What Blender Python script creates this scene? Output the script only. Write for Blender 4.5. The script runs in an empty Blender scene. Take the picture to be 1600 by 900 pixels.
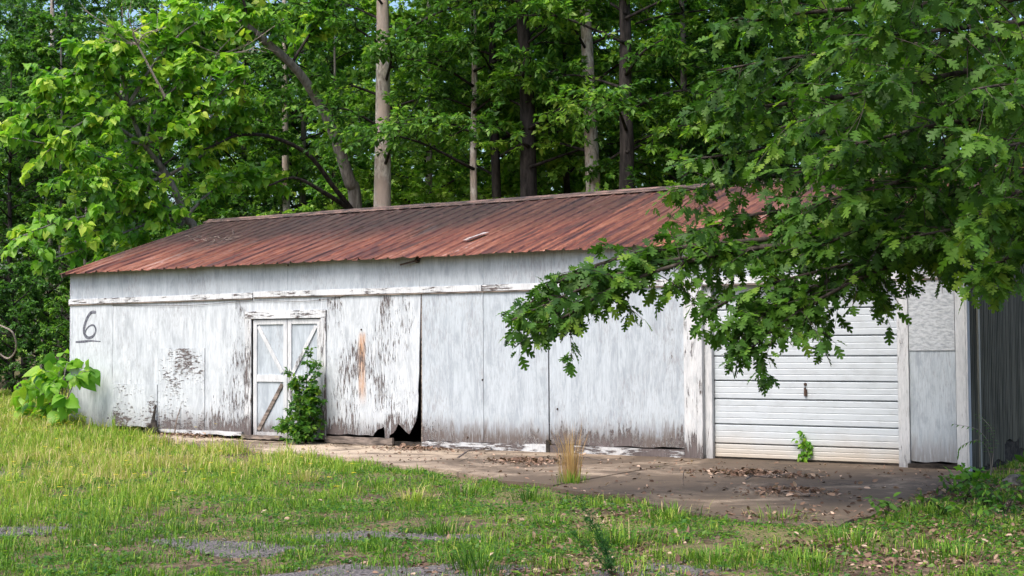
import bpy, bmesh, math, random
import numpy as np
from mathutils import Matrix, Vector

# ------------------------------------------------------------------ camera, world, sun, exposure
sc = bpy.context.scene
COL = sc.collection
F_PX, YAW, PITCH, ROLL = 2231.4, -0.5645, 0.04011, -0.0063
CAM = np.array([22.4075, -19.103, 1.649])
FW = np.array([math.sin(YAW)*math.cos(PITCH), math.cos(YAW)*math.cos(PITCH), math.sin(PITCH)])
_r = np.array([math.cos(YAW), -math.sin(YAW), 0.0])
_u = np.cross(_r, FW)
RT = math.cos(ROLL)*_r + math.sin(ROLL)*_u
UP = -math.sin(ROLL)*_r + math.cos(ROLL)*_u

cd = bpy.data.cameras.new('camera')
cam = bpy.data.objects.new('camera', cd); COL.objects.link(cam)
cd.sensor_width = 36.0; cd.lens = F_PX/1600*36.0
cd.clip_start = 0.1; cd.clip_end = 2000
cam.matrix_world = Matrix(((RT[0], UP[0], -FW[0], CAM[0]), (RT[1], UP[1], -FW[1], CAM[1]), (RT[2], UP[2], -FW[2], CAM[2]), (0, 0, 0, 1)))
sc.camera = cam

SUN_EL, SUN_AZ = math.radians(56), math.radians(184)      # azimuth clockwise from +Y: the hazy sun stands before the long wall
w = bpy.data.worlds.new('World'); sc.world = w; w.use_nodes = True
wn = w.node_tree; wn.nodes.clear()
sky = wn.nodes.new('ShaderNodeTexSky'); sky.sky_type = 'NISHITA'; sky.sun_disc = False
sky.sun_elevation = SUN_EL; sky.sun_rotation = SUN_AZ
sky.air_density = 1.0; sky.dust_density = 5.0; sky.ozone_density = 1.0
hs = wn.nodes.new('ShaderNodeHueSaturation'); hs.inputs['Saturation'].default_value = 1.2
bg = wn.nodes.new('ShaderNodeBackground'); bg.inputs['Strength'].default_value = 0.15
wo = wn.nodes.new('ShaderNodeOutputWorld')
wn.links.new(sky.outputs[0], hs.inputs['Color']); wn.links.new(hs.outputs[0], bg.inputs['Color']); wn.links.new(bg.outputs[0], wo.inputs['Surface'])

sl = bpy.data.lights.new('sun', 'SUN'); sl.energy = 1.25; sl.angle = math.radians(24); sl.color = (1.0, 0.98, 0.945)
sun = bpy.data.objects.new('sun', sl); COL.objects.link(sun)
_sd = Vector((math.sin(SUN_AZ)*math.cos(SUN_EL), math.cos(SUN_AZ)*math.cos(SUN_EL), math.sin(SUN_EL)))
sun.rotation_euler = _sd.to_track_quat('Z', 'Y').to_euler()
sun.location = (0, -20, 30)

sc.view_settings.view_transform = 'Standard'; sc.view_settings.look = 'None'
sc.view_settings.exposure = 1.16; sc.view_settings.gamma = 1.0; sc.view_settings.use_curve_mapping = False
sc.render.engine = 'CYCLES'
sc.cycles.max_bounces = 7; sc.cycles.diffuse_bounces = 3; sc.cycles.glossy_bounces = 2; sc.cycles.transmission_bounces = 3
sc.cycles.use_denoising = True
sc.cycles.caustics_reflective = False; sc.cycles.caustics_refractive = False

R = np.random.default_rng(7)

# ------------------------------------------------------------------ geometry helpers
def ray(px, py): return FW*F_PX + RT*(px-800) - UP*(py-450)
def at(px, py, depth): return CAM + ray(px, py)*(depth/F_PX)
def on_y(px, py, y): d = ray(px, py); return CAM + d*((y-CAM[1])/d[1])
def on_z(px, py, z): d = ray(px, py); return CAM + d*((z-CAM[2])/d[2])
def px_of(P):
    d = np.asarray(P) - CAM; z = d@FW
    return 800 + F_PX*(d@RT)/z, 450 - F_PX*(d@UP)/z, z
def unit(v):
    v = np.asarray(v, float); return v/(np.linalg.norm(v, axis=-1, keepdims=True)+1e-12)
def sstep(a, b, x):
    t = np.clip((x-a)/(b-a), 0, 1); return t*t*(3-2*t)
_perm = np.random.default_rng(3).random((256, 256))
def vnoise(x, y, s=1.0, o=0.0):
    x = np.asarray(x)*s+o+1000.; y = np.asarray(y)*s+o*1.7+1000.
    xi = np.floor(x).astype(int); yi = np.floor(y).astype(int); fx = x-xi; fy = y-yi
    fx = fx*fx*(3-2*fx); fy = fy*fy*(3-2*fy)
    g = lambda a, b: _perm[a % 256, b % 256]
    return (g(xi, yi)*(1-fx)+g(xi+1, yi)*fx)*(1-fy)+(g(xi, yi+1)*(1-fx)+g(xi+1, yi+1)*fx)*fy
def fnoise(x, y, s=1.0, o=0.0):
    return .55*vnoise(x, y, s, o)+.3*vnoise(x, y, s*2.1, o+9)+.15*vnoise(x, y, s*4.3, o+21)
def in_poly(x, y, poly):
    x = np.asarray(x); y = np.asarray(y); r = np.zeros(x.shape, bool); n = len(poly); j = n-1
    for i in range(n):
        xi, yi = poly[i]; xj, yj = poly[j]
        c = ((yi > y) != (yj > y)) & (x < (xj-xi)*(y-yi)/(yj-yi+1e-12)+xi)
        r ^= c; j = i
    return r
def ground_z(x, y):
    x = np.asarray(x, float); y = np.asarray(y, float)
    z = -0.085 + 0.25*sstep(4.5, -1.0, x)*sstep(-7, -0.5, y)
    z = z + 0.05*(fnoise(x, y, .45, 4.)-.5)*sstep(0.0, 2.0, np.abs(y+2.5)+np.maximum(0, 3-x))
    z = z + 0.035*np.maximum(0, y-11) - 0.06*sstep(17.3, 18.6, x)*sstep(-6, -2, y)
    return z

def raw_mesh(name, V, Fc, tint=None, smooth=False):
    V = np.asarray(V, np.float32); Fc = np.asarray(Fc, np.int32)
    me = bpy.data.meshes.new(name); k = Fc.shape[1]
    me.vertices.add(len(V)); me.vertices.foreach_set('co', V.ravel())
    me.loops.add(Fc.size); me.loops.foreach_set('vertex_index', Fc.ravel())
    me.polygons.add(len(Fc)); me.polygons.foreach_set('loop_start', np.arange(0, Fc.size, k, dtype=np.int32))
    if tint is not None:
        a = me.attributes.new('tint', 'FLOAT', 'FACE'); a.data.foreach_set('value', np.asarray(tint, np.float32))
    if smooth: me.polygons.foreach_set('use_smooth', np.ones(len(Fc), bool))
    me.update(calc_edges=True)
    return me

def link(name, me, mat=None, parent=None, loc=None):
    o = bpy.data.objects.new(name, me); COL.objects.link(o)
    if mat is not None and me is not None and len(me.materials) == 0: me.materials.append(mat)
    if parent is not None: o.parent = parent
    if loc is not None: o.location = [float(v) for v in loc]
    return o
def tag(o, label=None, cat=None, group=None, kind=None):
    if label: o['label'] = label
    if cat: o['category'] = cat
    if group: o['group'] = group
    if kind: o['kind'] = kind
    return o
def thing(name, label, cat, loc=(0, 0, 0), group=None):
    o = link(name, None, loc=loc); o.empty_display_size = .2
    return tag(o, label, cat, group)

class MB:
    def __init__(s): s.v = []; s.f = []
    def add(s, vs, fs):
        n = len(s.v); s.v += [tuple(map(float, q)) for q in vs]; s.f += [tuple(i+n for i in q) for q in fs]
    def box(s, x0, x1, y0, y1, z0, z1):
        s.add([(x0,y0,z0),(x1,y0,z0),(x1,y1,z0),(x0,y1,z0),(x0,y0,z1),(x1,y0,z1),(x1,y1,z1),(x0,y1,z1)],
              [(0,3,2,1),(4,5,6,7),(0,1,5,4),(1,2,6,5),(2,3,7,6),(3,0,4,7)])
    def bar(s, a, b, wd, th, side=(0, -1, 0)):
        a = np.array(a, float); b = np.array(b, float); d = unit(b-a); n = np.array(side, float); n = unit(n-d*(n@d)); e = np.cross(d, n)
        q = []
        for p in (a, b):
            for (i, j) in ((-1,-1),(1,-1),(1,1),(-1,1)): q.append(p+e*i*wd/2+n*j*th/2)
        s.add(q, [(0,3,2,1),(4,5,6,7),(0,1,5,4),(1,2,6,5),(2,3,7,6),(3,0,4,7)])
    def prism_y(s, poly, y0, y1):                     # polygon in x,z extruded along y (thin panel); front at y0
        n = len(poly); vs = [(x, y0, z) for x, z in poly]+[(x, y1, z) for x, z in poly]
        fs = [tuple(range(n)), tuple(range(2*n-1, n-1, -1))]+[(i, i+n, (i+1) % n+n, (i+1) % n) for i in range(n)]
        s.add(vs, fs)
    def tube(s, pts, rad, sides=6, cap=True):
        P = np.asarray(pts, float); n = len(P); T = np.gradient(P, axis=0); T = unit(T)
        ref = np.array([0, 0, 1.]) if abs(T[0][2]) < .9 else np.array([1., 0, 0]); u = unit(np.cross(T[0], ref)); vs = []
        for i in range(n):
            u = unit(u-T[i]*(u@T[i])); v = np.cross(T[i], u)
            for k in range(sides):
                a = 2*math.pi*k/sides; vs.append(P[i]+(u*math.cos(a)+v*math.sin(a))*rad[i])
        fs = [(i*sides+k, i*sides+(k+1) % sides, (i+1)*sides+(k+1) % sides, (i+1)*sides+k) for i in range(n-1) for k in range(sides)]
        if cap: fs += [tuple(range(sides-1, -1, -1)), tuple((n-1)*sides+k for k in range(sides))]
        s.add(vs, fs)
    def mesh(s, name, off=(0, 0, 0), smooth=False):
        me = bpy.data.meshes.new(name); o = np.array(off, float)
        me.from_pydata([tuple(np.array(q)-o) for q in s.v], [], s.f)
        if smooth: me.polygons.foreach_set('use_smooth', np.ones(len(me.polygons), bool))
        me.update(); return me
    def build(s, name, mat, parent=None, off=(0, 0, 0), smooth=False):
        return link(name, s.mesh(name, off, smooth), mat, parent, off)

def rough_edges(o, width=.004):
    b = o.modifiers.new('bevel', 'BEVEL'); b.width = width; b.segments = 1; b.limit_method = 'ANGLE'
    return o

# ------------------------------------------------------------------ material helpers
def new_mat(name):
    m = bpy.data.materials.new(name); m.use_nodes = True; nt = m.node_tree; nt.nodes.clear()
    out = nt.nodes.new('ShaderNodeOutputMaterial'); return m, nt, out
class G:
    def __init__(s, nt): s.nt = nt
    def n(s, typ, ins=None, **kw):
        nd = s.nt.nodes.new('ShaderNode'+typ)
        for k, v in kw.items(): setattr(nd, k, v)
        for k, v in (ins or {}).items():
            sock = nd.inputs[k]
            if isinstance(v, bpy.types.NodeSocket): s.nt.links.new(v, sock)
            else: sock.default_value = v
        return nd
    def math(s, op, a, b=0.0, c=0.0, clamp=False): return s.n('Math', {0: a, 1: b, 2: c}, operation=op, use_clamp=clamp).outputs[0]
    def coord(s, scale=(1, 1, 1), rand=True, which='Object'):
        co = s.n('TexCoord').outputs[which]
        if rand:
            oi = s.n('ObjectInfo').outputs['Random']; k = s.math('MULTIPLY', oi, 37.0)
            cx = s.n('CombineXYZ', {0: k, 1: k, 2: k}).outputs[0]
            co2 = s.n('VectorMath', {0: co, 1: cx}, operation='ADD').outputs[0]
        else: co2 = co
        return s.n('VectorMath', {0: co2, 1: scale}, operation='MULTIPLY').outputs[0], co
    def noise(s, vec, scale=1.0, detail=5, rough=.6, dist=0.0): return s.n('TexNoise', {'Vector': vec, 'Scale': scale, 'Detail': detail, 'Roughness': rough, 'Distortion': dist}).outputs['Fac']
    def step(s, v, lo, hi, a=0.0, b=1.0): return s.n('MapRange', {0: v, 1: lo, 2: hi, 3: a, 4: b}, interpolation_type='SMOOTHSTEP').outputs[0]
    def mix(s, f, a, b, mode='MIX'):
        nd = s.n('Mix', data_type='RGBA', blend_type=mode)
        for i, v in ((0, f), (6, a), (7, b)):
            if isinstance(v, bpy.types.NodeSocket): s.nt.links.new(v, nd.inputs[i])
            else: nd.inputs[i].default_value = v if i == 0 else (tuple(v)+(1,))[:4]
        return nd.outputs[2]
    def ramp(s, f, stops):
        nd = s.n('ValToRGB', {0: f}); e = nd.color_ramp.elements
        while len(e) < len(stops): e.new(.5)
        for i, (p, c) in enumerate(stops): e[i].position = p; e[i].color = tuple(c)+(1,)
        return nd.outputs[0]
    def attr(s, name, typ='OBJECT'): return s.n('Attribute', attribute_name=name, attribute_type=typ).outputs['Fac']
    def bump(s, h, strength=.3, dist=.01): return s.n('Bump', {'Height': h, 'Strength': strength, 'Distance': dist}).outputs[0]
def surf(m, nt, out, g, color, rough=.8, normal=None, metallic=0.0, spec=.3):
    b = g.n('BsdfPrincipled', {'Base Color': color if isinstance(color, bpy.types.NodeSocket) else tuple(color)+(1,), 'Roughness': rough, 'Metallic': metallic, 'Specular IOR Level': spec})
    if normal is not None: nt.links.new(normal, b.inputs['Normal'])
    nt.links.new(b.outputs[0], out.inputs['Surface']); return m

def paint_mat(name, chip=(26, 26, 5), grime=.62, white=(.52, .565, .605), grey=(.25, .28, .315), rust=False):
    # old white paint: grey runs, flaked chips showing bare wood, splash-back dirt low down; amounts come from the piece
    m, nt, out = new_mat(name); g = G(nt)
    vs, co = g.coord((26, 26, 2.6)); vc, _ = g.coord(chip); vl, _ = g.coord((1.3, 1.3, .8)); vf, _ = g.coord((60, 60, 9)); vb, _ = g.coord((6.5, 6.5, 1.7)); vg, _ = g.coord((150, 150, 5))
    peel = g.attr('peel'); dirt = g.attr('dirt')
    streak = g.noise(vs, 1, 7, .72); big = g.noise(vl, 1, 3, .5, .4); ch = g.noise(vc, 1, 6, .68, .3); fine = g.noise(vf, 1, 4, .7); blot = g.noise(vb, 1, 7, .72, .6); grain = g.noise(vg, 1, 2, .5)
    z = g.n('SeparateXYZ', {0: co}).outputs[2]
    low = g.math('MULTIPLY', g.step(g.math('ADD', z, g.math('ADD', g.math('MULTIPLY', g.math('SUBTRACT', streak, .5), 1.1), g.math('MULTIPLY', g.math('SUBTRACT', blot, .5), .7))), .0, .46, 1, 0), dirt)
    val = g.math('ADD', g.math('ADD', ch, g.math('MULTIPLY', g.math('SUBTRACT', big, .5), .75)), g.math('MULTIPLY', low, .20))
    thr = g.math('SUBTRACT', .90, g.math('MULTIPLY', peel, .325))
    dlt = g.math('SUBTRACT', val, thr)
    pm = g.step(dlt, 0, .022); rim = g.math('MULTIPLY', g.step(dlt, -.05, -.004), g.step(dlt, .0, .01, 1, 0))
    wood = g.mix(grain, (.028, .025, .028), (.20, .172, .17))
    wood = g.mix(g.step(blot, .4, .65), wood, (.09, .075, .075))
    pc = g.mix(g.step(blot, .42, .68, 0, grime), white, grey)
    pc = g.mix(g.step(streak, .46, .70, 0, grime*.65), pc, grey)
    pc = g.mix(g.step(grain, .45, .75, 0, .50), pc, grey)
    pc = g.mix(g.step(g.math('MULTIPLY', fine, g.math('ADD', big, .5)), .54, .72, 0, .7), pc, (.26, .265, .285))
    pc = g.mix(g.math('MULTIPLY', low, g.step(streak, .28, .60, .35, 1.0)), pc, (.115, .098, .092))
    pc = g.mix(g.math('MULTIPLY', rim, .5), pc, (.70, .71, .72))
    if rust:
        x = g.n('SeparateXYZ', {0: co}).outputs[0]
        dx = g.math('ABSOLUTE', g.math('SUBTRACT', g.math('ADD', x, g.math('MULTIPLY', big, .12)), .84))
        zr = g.math('MULTIPLY', g.step(z, .5, 1.0), g.step(z, 1.75, 1.85, 1, 0))
        rm = g.math('MULTIPLY', g.math('MULTIPLY', g.step(dx, .03, .11, 1, 0), zr), g.step(streak, .35, .6, .35, .9))
        pc = g.mix(rm, pc, (.42, .24, .13))
    col = g.mix(pm, pc, wood)
    h = g.math('ADD', g.math('ADD', g.math('MULTIPLY', pm, -1.0), g.math('MULTIPLY', rim, .6)), g.math('ADD', g.math('MULTIPLY', fine, .4), g.math('MULTIPLY', grain, .35)))
    return surf(m, nt, out, g, col, .75, g.bump(h, .9, .010), spec=.22)

def plain_mat(name, c1, c2, scale=(6, 6, 6), rough=.8, bump=.2, metallic=0.0, detail=6, dist=.01, lo=.35, hi=.68):
    m, nt, out = new_mat(name); g = G(nt); v, _ = g.coord(scale)
    f = g.noise(v, 1, detail, .62)
    return surf(m, nt, out, g, g.mix(g.step(f, lo, hi), c1, c2), rough, g.bump(f, bump, dist), metallic)

def leaf_mat(name, stops, trans=.42, rough=.45, tcol=1.6, spec=.35):
    m, nt, out = new_mat(name); g = G(nt)
    t = g.attr('tint', 'GEOMETRY'); v, _ = g.coord((9, 9, 9), rand=False)
    f = g.math('ADD', t, g.math('MULTIPLY', g.math('SUBTRACT', g.noise(v, 1, 2, .5), .5), .25), clamp=True)
    col = g.ramp(f, stops)
    b = g.n('BsdfPrincipled', {'Base Color': col, 'Roughness': rough, 'Specular IOR Level': spec})
    tc = g.mix(1.0, col, (tcol*.88, tcol, tcol*.45), 'MULTIPLY')
    tr = g.n('BsdfTranslucent', {'Color': tc})
    mx = g.n('MixShader', {0: trans, 1: b.outputs[0], 2: tr.outputs[0]})
    nt.links.new(mx.outputs[0], out.inputs['Surface']); return m

M = {}
M['paint'] = paint_mat('flaking_white_paint', chip=(38, 38, 6))
M['paint_rust'] = paint_mat('flaking_white_paint_with_rust_run', chip=(38, 38, 5), rust=True)
M['paint_cross'] = paint_mat('crosswise_flaking_white_paint', chip=(9, 9, 26))
M['paint_rough'] = paint_mat('greyed_white_paint', chip=(18, 18, 9), grime=.58, white=(.43, .485, .535), grey=(.21, .245, .285))
M['paint_trim'] = paint_mat('flaking_trim_paint', chip=(5, 12, 34), grime=.4, white=(.58, .60, .62))
M['paint_board'] = paint_mat('flaking_upright_board_paint', chip=(34, 34, 4), grime=.4, white=(.56, .58, .60))
M['osb'] = plain_mat('painted_strand_board', (.27, .30, .33), (.48, .515, .55), (13, 13, 30), .7, .6, detail=8, dist=.012, lo=.3, hi=.66)
def garage_mat():
    m, nt, out = new_mat('white_door_enamel'); g = G(nt)
    v, co = g.coord((4, 4, 7)); f = g.noise(v, 1, 6, .65); v2, _ = g.coord((1.2, 1, .6), rand=False); f2 = g.noise(v2, 1, 3, .5)
    c = g.mix(g.step(f, .42, .75, 0, .5), (.45, .50, .545), (.31, .335, .36))
    z = g.n('SeparateXYZ', {0: co}).outputs[2]
    d = g.math('MULTIPLY', g.attr('dirt'), g.step(g.math('ADD', z, g.math('MULTIPLY', f2, .5)), .1, .75, 1, 0))
    c = g.mix(g.math('MULTIPLY', d, .75), c, (.42, .33, .22))
    return surf(m, nt, out, g, c, .45, g.bump(f, .08, .003), spec=.4)
M['garage'] = garage_mat()
def rust_mat(name, dark=1.0):
    m, nt, out = new_mat(name); g = G(nt)
    vs, co = g.coord((11, .55, .55)); vl, _ = g.coord((.7, .45, .45)); vf, _ = g.coord((40, 7, 7))
    st = g.noise(vs, 1, 6, .68); big = g.noise(vl, 1, 4, .55); fi = g.noise(vf, 1, 4, .6)
    v = g.math('ADD', g.math('MULTIPLY', st, .62), g.math('ADD', g.math('MULTIPLY', big, .33), g.math('MULTIPLY', fi, .22)))
    v = g.math('ADD', g.math('MULTIPLY', g.math('SUBTRACT', v, .585), 1.7), .56)
    col = g.ramp(v, [(.40, (.055, .026, .024)), (.50, (.10, .036, .028)), (.58, (.165, .058, .036)), (.66, (.235, .092, .054)), (.74, (.29, .14, .105)), (.82, (.44, .35, .32))])
    tone = g.n('MapRange', {0: g.n('ObjectInfo').outputs['Random'], 3: .80, 4: 1.2}).outputs[0]
    col = g.mix(1.0, col, g.n('CombineColor', {0: tone, 1: tone, 2: tone}).outputs[0], 'MULTIPLY')
    y = g.n('SeparateXYZ', {0: co}).outputs[1]
    s = g.math('MULTIPLY', g.attr('stain'), g.step(g.math('ADD', y, g.math('MULTIPLY', g.math('SUBTRACT', g.math('ADD', st, big), 1.0), 4.2)), 1.1, 2.9))
    col = g.mix(g.math('MULTIPLY', s, .93), col, g.mix(g.step(fi, .45, .7), (.022, .017, .016), (.075, .05, .045)))
    return surf(m, nt, out, g, col, g.step(fi, .3, .7, .38, .62), g.bump(fi, .15, .004), .15, spec=.45)
M['rust'] = rust_mat('rusted_roof_metal')
M['ridge'] = plain_mat('ridge_metal', (.035, .028, .027), (.20, .13, .11), (3, 9, 9), .5, .1, .2)
M['siding'] = plain_mat('weathered_dark_siding', (.034, .040, .036), (.105, .112, .10), (9, 9, .8), .55, .1, .15)
M['siding_pale'] = plain_mat('pale_siding_seam', (.22, .23, .21), (.42, .42, .38), (9, 9, .8), .6, .1)
M['oldwood'] = plain_mat('weathered_wood', (.06, .05, .045), (.26, .215, .185), (3, 14, 18), .85, .5)
M['blackwood'] = plain_mat('rotten_black_wood', (.008, .007, .006), (.05, .042, .036), (5, 8, 14), .9, .6)
M['greypaint'] = plain_mat('grey_spray_paint', (.05, .055, .075), (.16, .17, .20), (18, 18, 18), .7, .1)
M['iron'] = plain_mat('rusty_iron', (.02, .016, .014), (.09, .055, .04), (20, 20, 20), .6, .2, .4)
M['pale_metal'] = plain_mat('bare_flashing', (.45, .38, .37), (.75, .70, .68), (6, 6, 6), .4, .1, .3)
M['inside'] = plain_mat('dark_bare_boards', (.05, .04, .035), (.11, .09, .075), (3, 3, 3), .9, .1)
def bark_mat(name, c1, c2, sc_=(9, 9, 2.0), blotch=None):
    m, nt, out = new_mat(name); g = G(nt); v, co = g.coord(sc_); f = g.noise(v, 1, 7, .68, .3)
    col = g.mix(g.step(f, .32, .68), c1, c2)
    if blotch:
        v2, _ = g.coord((1.6, 1.6, .9)); col = g.mix(g.step(g.noise(v2, 1, 4, .6), .45, .62), col, blotch)
    return surf(m, nt, out, g, col, .9, g.bump(f, .8, .03), spec=.15)
M['bark_pale'] = bark_mat('pale_bark', (.20, .17, .15), (.66, .62, .575), (14, 14, 5), blotch=(.42, .345, .30))
M['bark_grey'] = bark_mat('grey_bark', (.085, .078, .072), (.25, .235, .22))
M['bark_dark'] = bark_mat('dark_bark', (.010, .009, .009), (.050, .044, .042))
M['bark_oak'] = bark_mat('oak_bark', (.022, .018, .015), (.085, .072, .062))
M['deadtwig'] = bark_mat('dead_twig_bark', (.16, .13, .115), (.40, .35, .31), (30, 30, 30))
M['forest1'] = leaf_mat('maple_leaf', [(0, (.030, .085, .016)), (.45, (.070, .185, .028)), (.8, (.14, .285, .036)), (1, (.23, .37, .06))])
M['forest2'] = leaf_mat('deep_green_leaf', [(0, (.020, .064, .018)), (.5, (.050, .140, .030)), (1, (.11, .235, .042))])
M['forest3'] = leaf_mat('light_green_leaf', [(0, (.065, .16, .022)), (.5, (.15, .30, .034)), (1, (.29, .42, .07))])
M['oak'] = leaf_mat('oak_leaf', [(0, (.022, .062, .012)), (.45, (.046, .118, .016)), (.8, (.085, .185, .022)), (1, (.15, .25, .03))], trans=.40, rough=.5, spec=.22)
M['catalpa'] = leaf_mat('heart_leaf', [(0, (.050, .16, .020)), (.4, (.105, .27, .026)), (.75, (.19, .37, .036)), (.92, (.30, .45, .05)), (1, (.40, .50, .07))], rough=.45)
M['weed'] = leaf_mat('weed_leaf', [(0, (.02, .08, .012)), (.5, (.05, .15, .018)), (1, (.17, .28, .03))])
M['paleweed'] = leaf_mat('pale_weed_leaf', [(0, (.20, .30, .04)), (1, (.50, .56, .14))])
M['grass'] = leaf_mat('grass_blade', [(0, (.035, .095, .014)), (.3, (.075, .185, .020)), (.55, (.17, .30, .032)), (.75, (.27, .39, .045)), (.88, (.40, .38, .11)), (1, (.52, .43, .23))], trans=.35, rough=.55, tcol=1.3, spec=.2)
M['straw'] = leaf_mat('straw', [(0, (.28, .17, .07)), (.6, (.46, .30, .13)), (1, (.60, .44, .22))], trans=.25, tcol=1.2)
M['litter'] = leaf_mat('dead_leaf', [(0, (.045, .028, .020)), (.4, (.13, .080, .058)), (.75, (.25, .165, .12)), (1, (.46, .34, .26))], trans=.12, rough=.7, tcol=1.1, spec=.15)
M['flower'] = leaf_mat('yellow_petal', [(0, (.75, .55, .02)), (1, (.85, .70, .05))], trans=.3, tcol=1.0)
M['needle'] = leaf_mat('feathery_leaf', [(0, (.015, .065, .018)), (1, (.05, .145, .030))])

def ground_mat():
    m, nt, out = new_mat('soil_and_thatch'); g = G(nt)
    co = g.n('TexCoord').outputs['Object']
    a = g.noise(co, .55, 5, .6); b = g.noise(co, 9, 6, .7); c = g.noise(co, 42, 4, .7)
    soil = g.mix(g.step(b, .35, .68), (.055, .040, .028), (.19, .14, .10))
    th = g.mix(g.step(c, .35, .7), (.085, .085, .032), (.25, .215, .115))
    col = g.mix(g.step(a, .42, .6), soil, th)
    return surf(m, nt, out, g, col, .95, g.bump(g.math('ADD', b, c), .6, .03), spec=.1)
M['ground'] = ground_mat()
def concrete_mat():
    m, nt, out = new_mat('stained_concrete'); g = G(nt)
    co = g.n('TexCoord').outputs['Object']
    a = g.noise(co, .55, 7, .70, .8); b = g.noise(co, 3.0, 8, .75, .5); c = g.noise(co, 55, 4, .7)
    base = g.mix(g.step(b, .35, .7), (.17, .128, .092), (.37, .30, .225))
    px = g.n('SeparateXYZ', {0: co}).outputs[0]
    base = g.mix(g.step(g.math('ADD', px, g.math('MULTIPLY', b, 4.0)), 9.5, 14.0, .75, 0), base, (.50, .42, .325))  # paler tan on the left walk, with its sunlit brightness painted in
    wet = g.step(g.math('ADD', a, g.math('MULTIPLY', g.step(px, 9.5, 15.0), .13)), .47, .62)     # moss and leaf stain, heavier on the garage apron
    col = g.mix(g.math('MULTIPLY', wet, g.step(b, .25, .6, .55, .95)), base, (.080, .060, .044))
    col = g.mix(g.step(c, .48, .66, 0, .7), col, (.075, .062, .05))
    cr = g.n('TexVoronoi', {'Vector': g.n('VectorMath', {0: co, 1: g.n('CombineXYZ', {0: b, 1: a, 2: b}).outputs[0]}, operation='ADD').outputs[0], 'Scale': .33}, feature='DISTANCE_TO_EDGE').outputs['Distance']
    col = g.mix(g.step(cr, .0, .010, .9, 0), col, (.03, .026, .022))
    return surf(m, nt, out, g, col, .9, g.bump(g.math('ADD', b, g.math('MULTIPLY', c, .4)), .4, .012), spec=.2)
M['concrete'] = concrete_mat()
M['asphalt'] = plain_mat('crumbling_asphalt', (.040, .037, .040), (.17, .155, .155), (45, 45, 45), .9, .8, dist=.012)
M['stone'] = plain_mat('mossy_stone', (.05, .048, .042), (.19, .18, .16), (9, 9, 9), .9, .6)

# ------------------------------------------------------------------ leaf templates (length along x, normal z)
def tmpl(half, fold=.12, droop=.18):
    # half = list of (x, y) on one side from base to tip; a midrib is added; triangles only
    xs = [h[0] for h in half]; v = []; f = []
    mid = [(x, 0.0, 0.0) for x in xs]; k = len(half)
    v += mid; v += [(x, y, 0.0) for x, y in half]; v += [(x, -y, 0.0) for x, y in half]
    for i in range(k-1):
        a, b = i, i+1
        if half[i][1] > 1e-6 and half[i+1][1] > 1e-6:
            f += [(a, b, k+b), (a, k+b, k+a), (a, 2*k+b, b), (a, 2*k+a, 2*k+b)]
        elif half[i+1][1] > 1e-6: f += [(a, b, k+b), (a, 2*k+b, b)]
        else: f += [(a, b, k+a), (a, 2*k+a, b)]
    v = np.array(v, float); v[:, 2] = fold*np.abs(v[:, 1])*1.4 - droop*np.clip(v[:, 0], 0, 2)**2
    used = sorted({i for q in f for i in q}); mp = {o: n for n, o in enumerate(used)}
    return v[used], np.array([[mp[i] for i in q] for q in f], np.int32)
def tmpl_lobed(rows, fold=.10, droop=.16):
    k = len(rows); v = [(a, 0, 0) for a, x, y in rows]+[(x, y, 0) for a, x, y in rows]+[(x, -y, 0) for a, x, y in rows]; f = []
    for i in range(k-1):
        a, b = i, i+1
        if i == 0: f += [(a, b, k+b), (a, 2*k+b, b)]
        elif i == k-2: f += [(a, b, k+a), (a, 2*k+a, b)]
        else: f += [(a, b, k+b), (a, k+b, k+a), (a, 2*k+b, b), (a, 2*k+a, 2*k+b)]
    v = np.array(v, float); v[:, 2] = fold*np.abs(v[:, 1])*1.4-droop*v[:, 0]**2
    used = sorted({i for q in f for i in q}); mp = {o: n for n, o in enumerate(used)}
    return v[used], np.array([[mp[i] for i in q] for q in f], np.int32)
T_OAK = tmpl_lobed([(0, 0, 0), (.10, .08, .025), (.20, .27, .22), (.26, .36, .20), (.33, .31, .05), (.42, .53, .35), (.48, .63, .30), (.55, .56, .055), (.64, .78, .29), (.70, .86, .22), (.76, .79, .06), (.88, .93, .10), (1.0, 1.0, 0)])
T_HEART = tmpl([(0, 0), (.02, .24), (.18, .40), (.42, .40), (.66, .25), (.85, .10), (1.0, 0)], .22, .30)
T_MAPLE = tmpl([(0, 0), (.12, .30), (.30, .16), (.52, .42), (.66, .14), (1.0, 0)], .14, .2)
T_SIMPLE = tmpl([(0, 0), (.40, .27), (1.0, 0)], .2, .2)
T_OVAL = tmpl([(0, 0), (.25, .22), (.65, .22), (1.0, 0)], .2, .22)
T_SLIM = tmpl([(0, 0), (.45, .10), (1.0, 0)], .2, .25)

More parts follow.
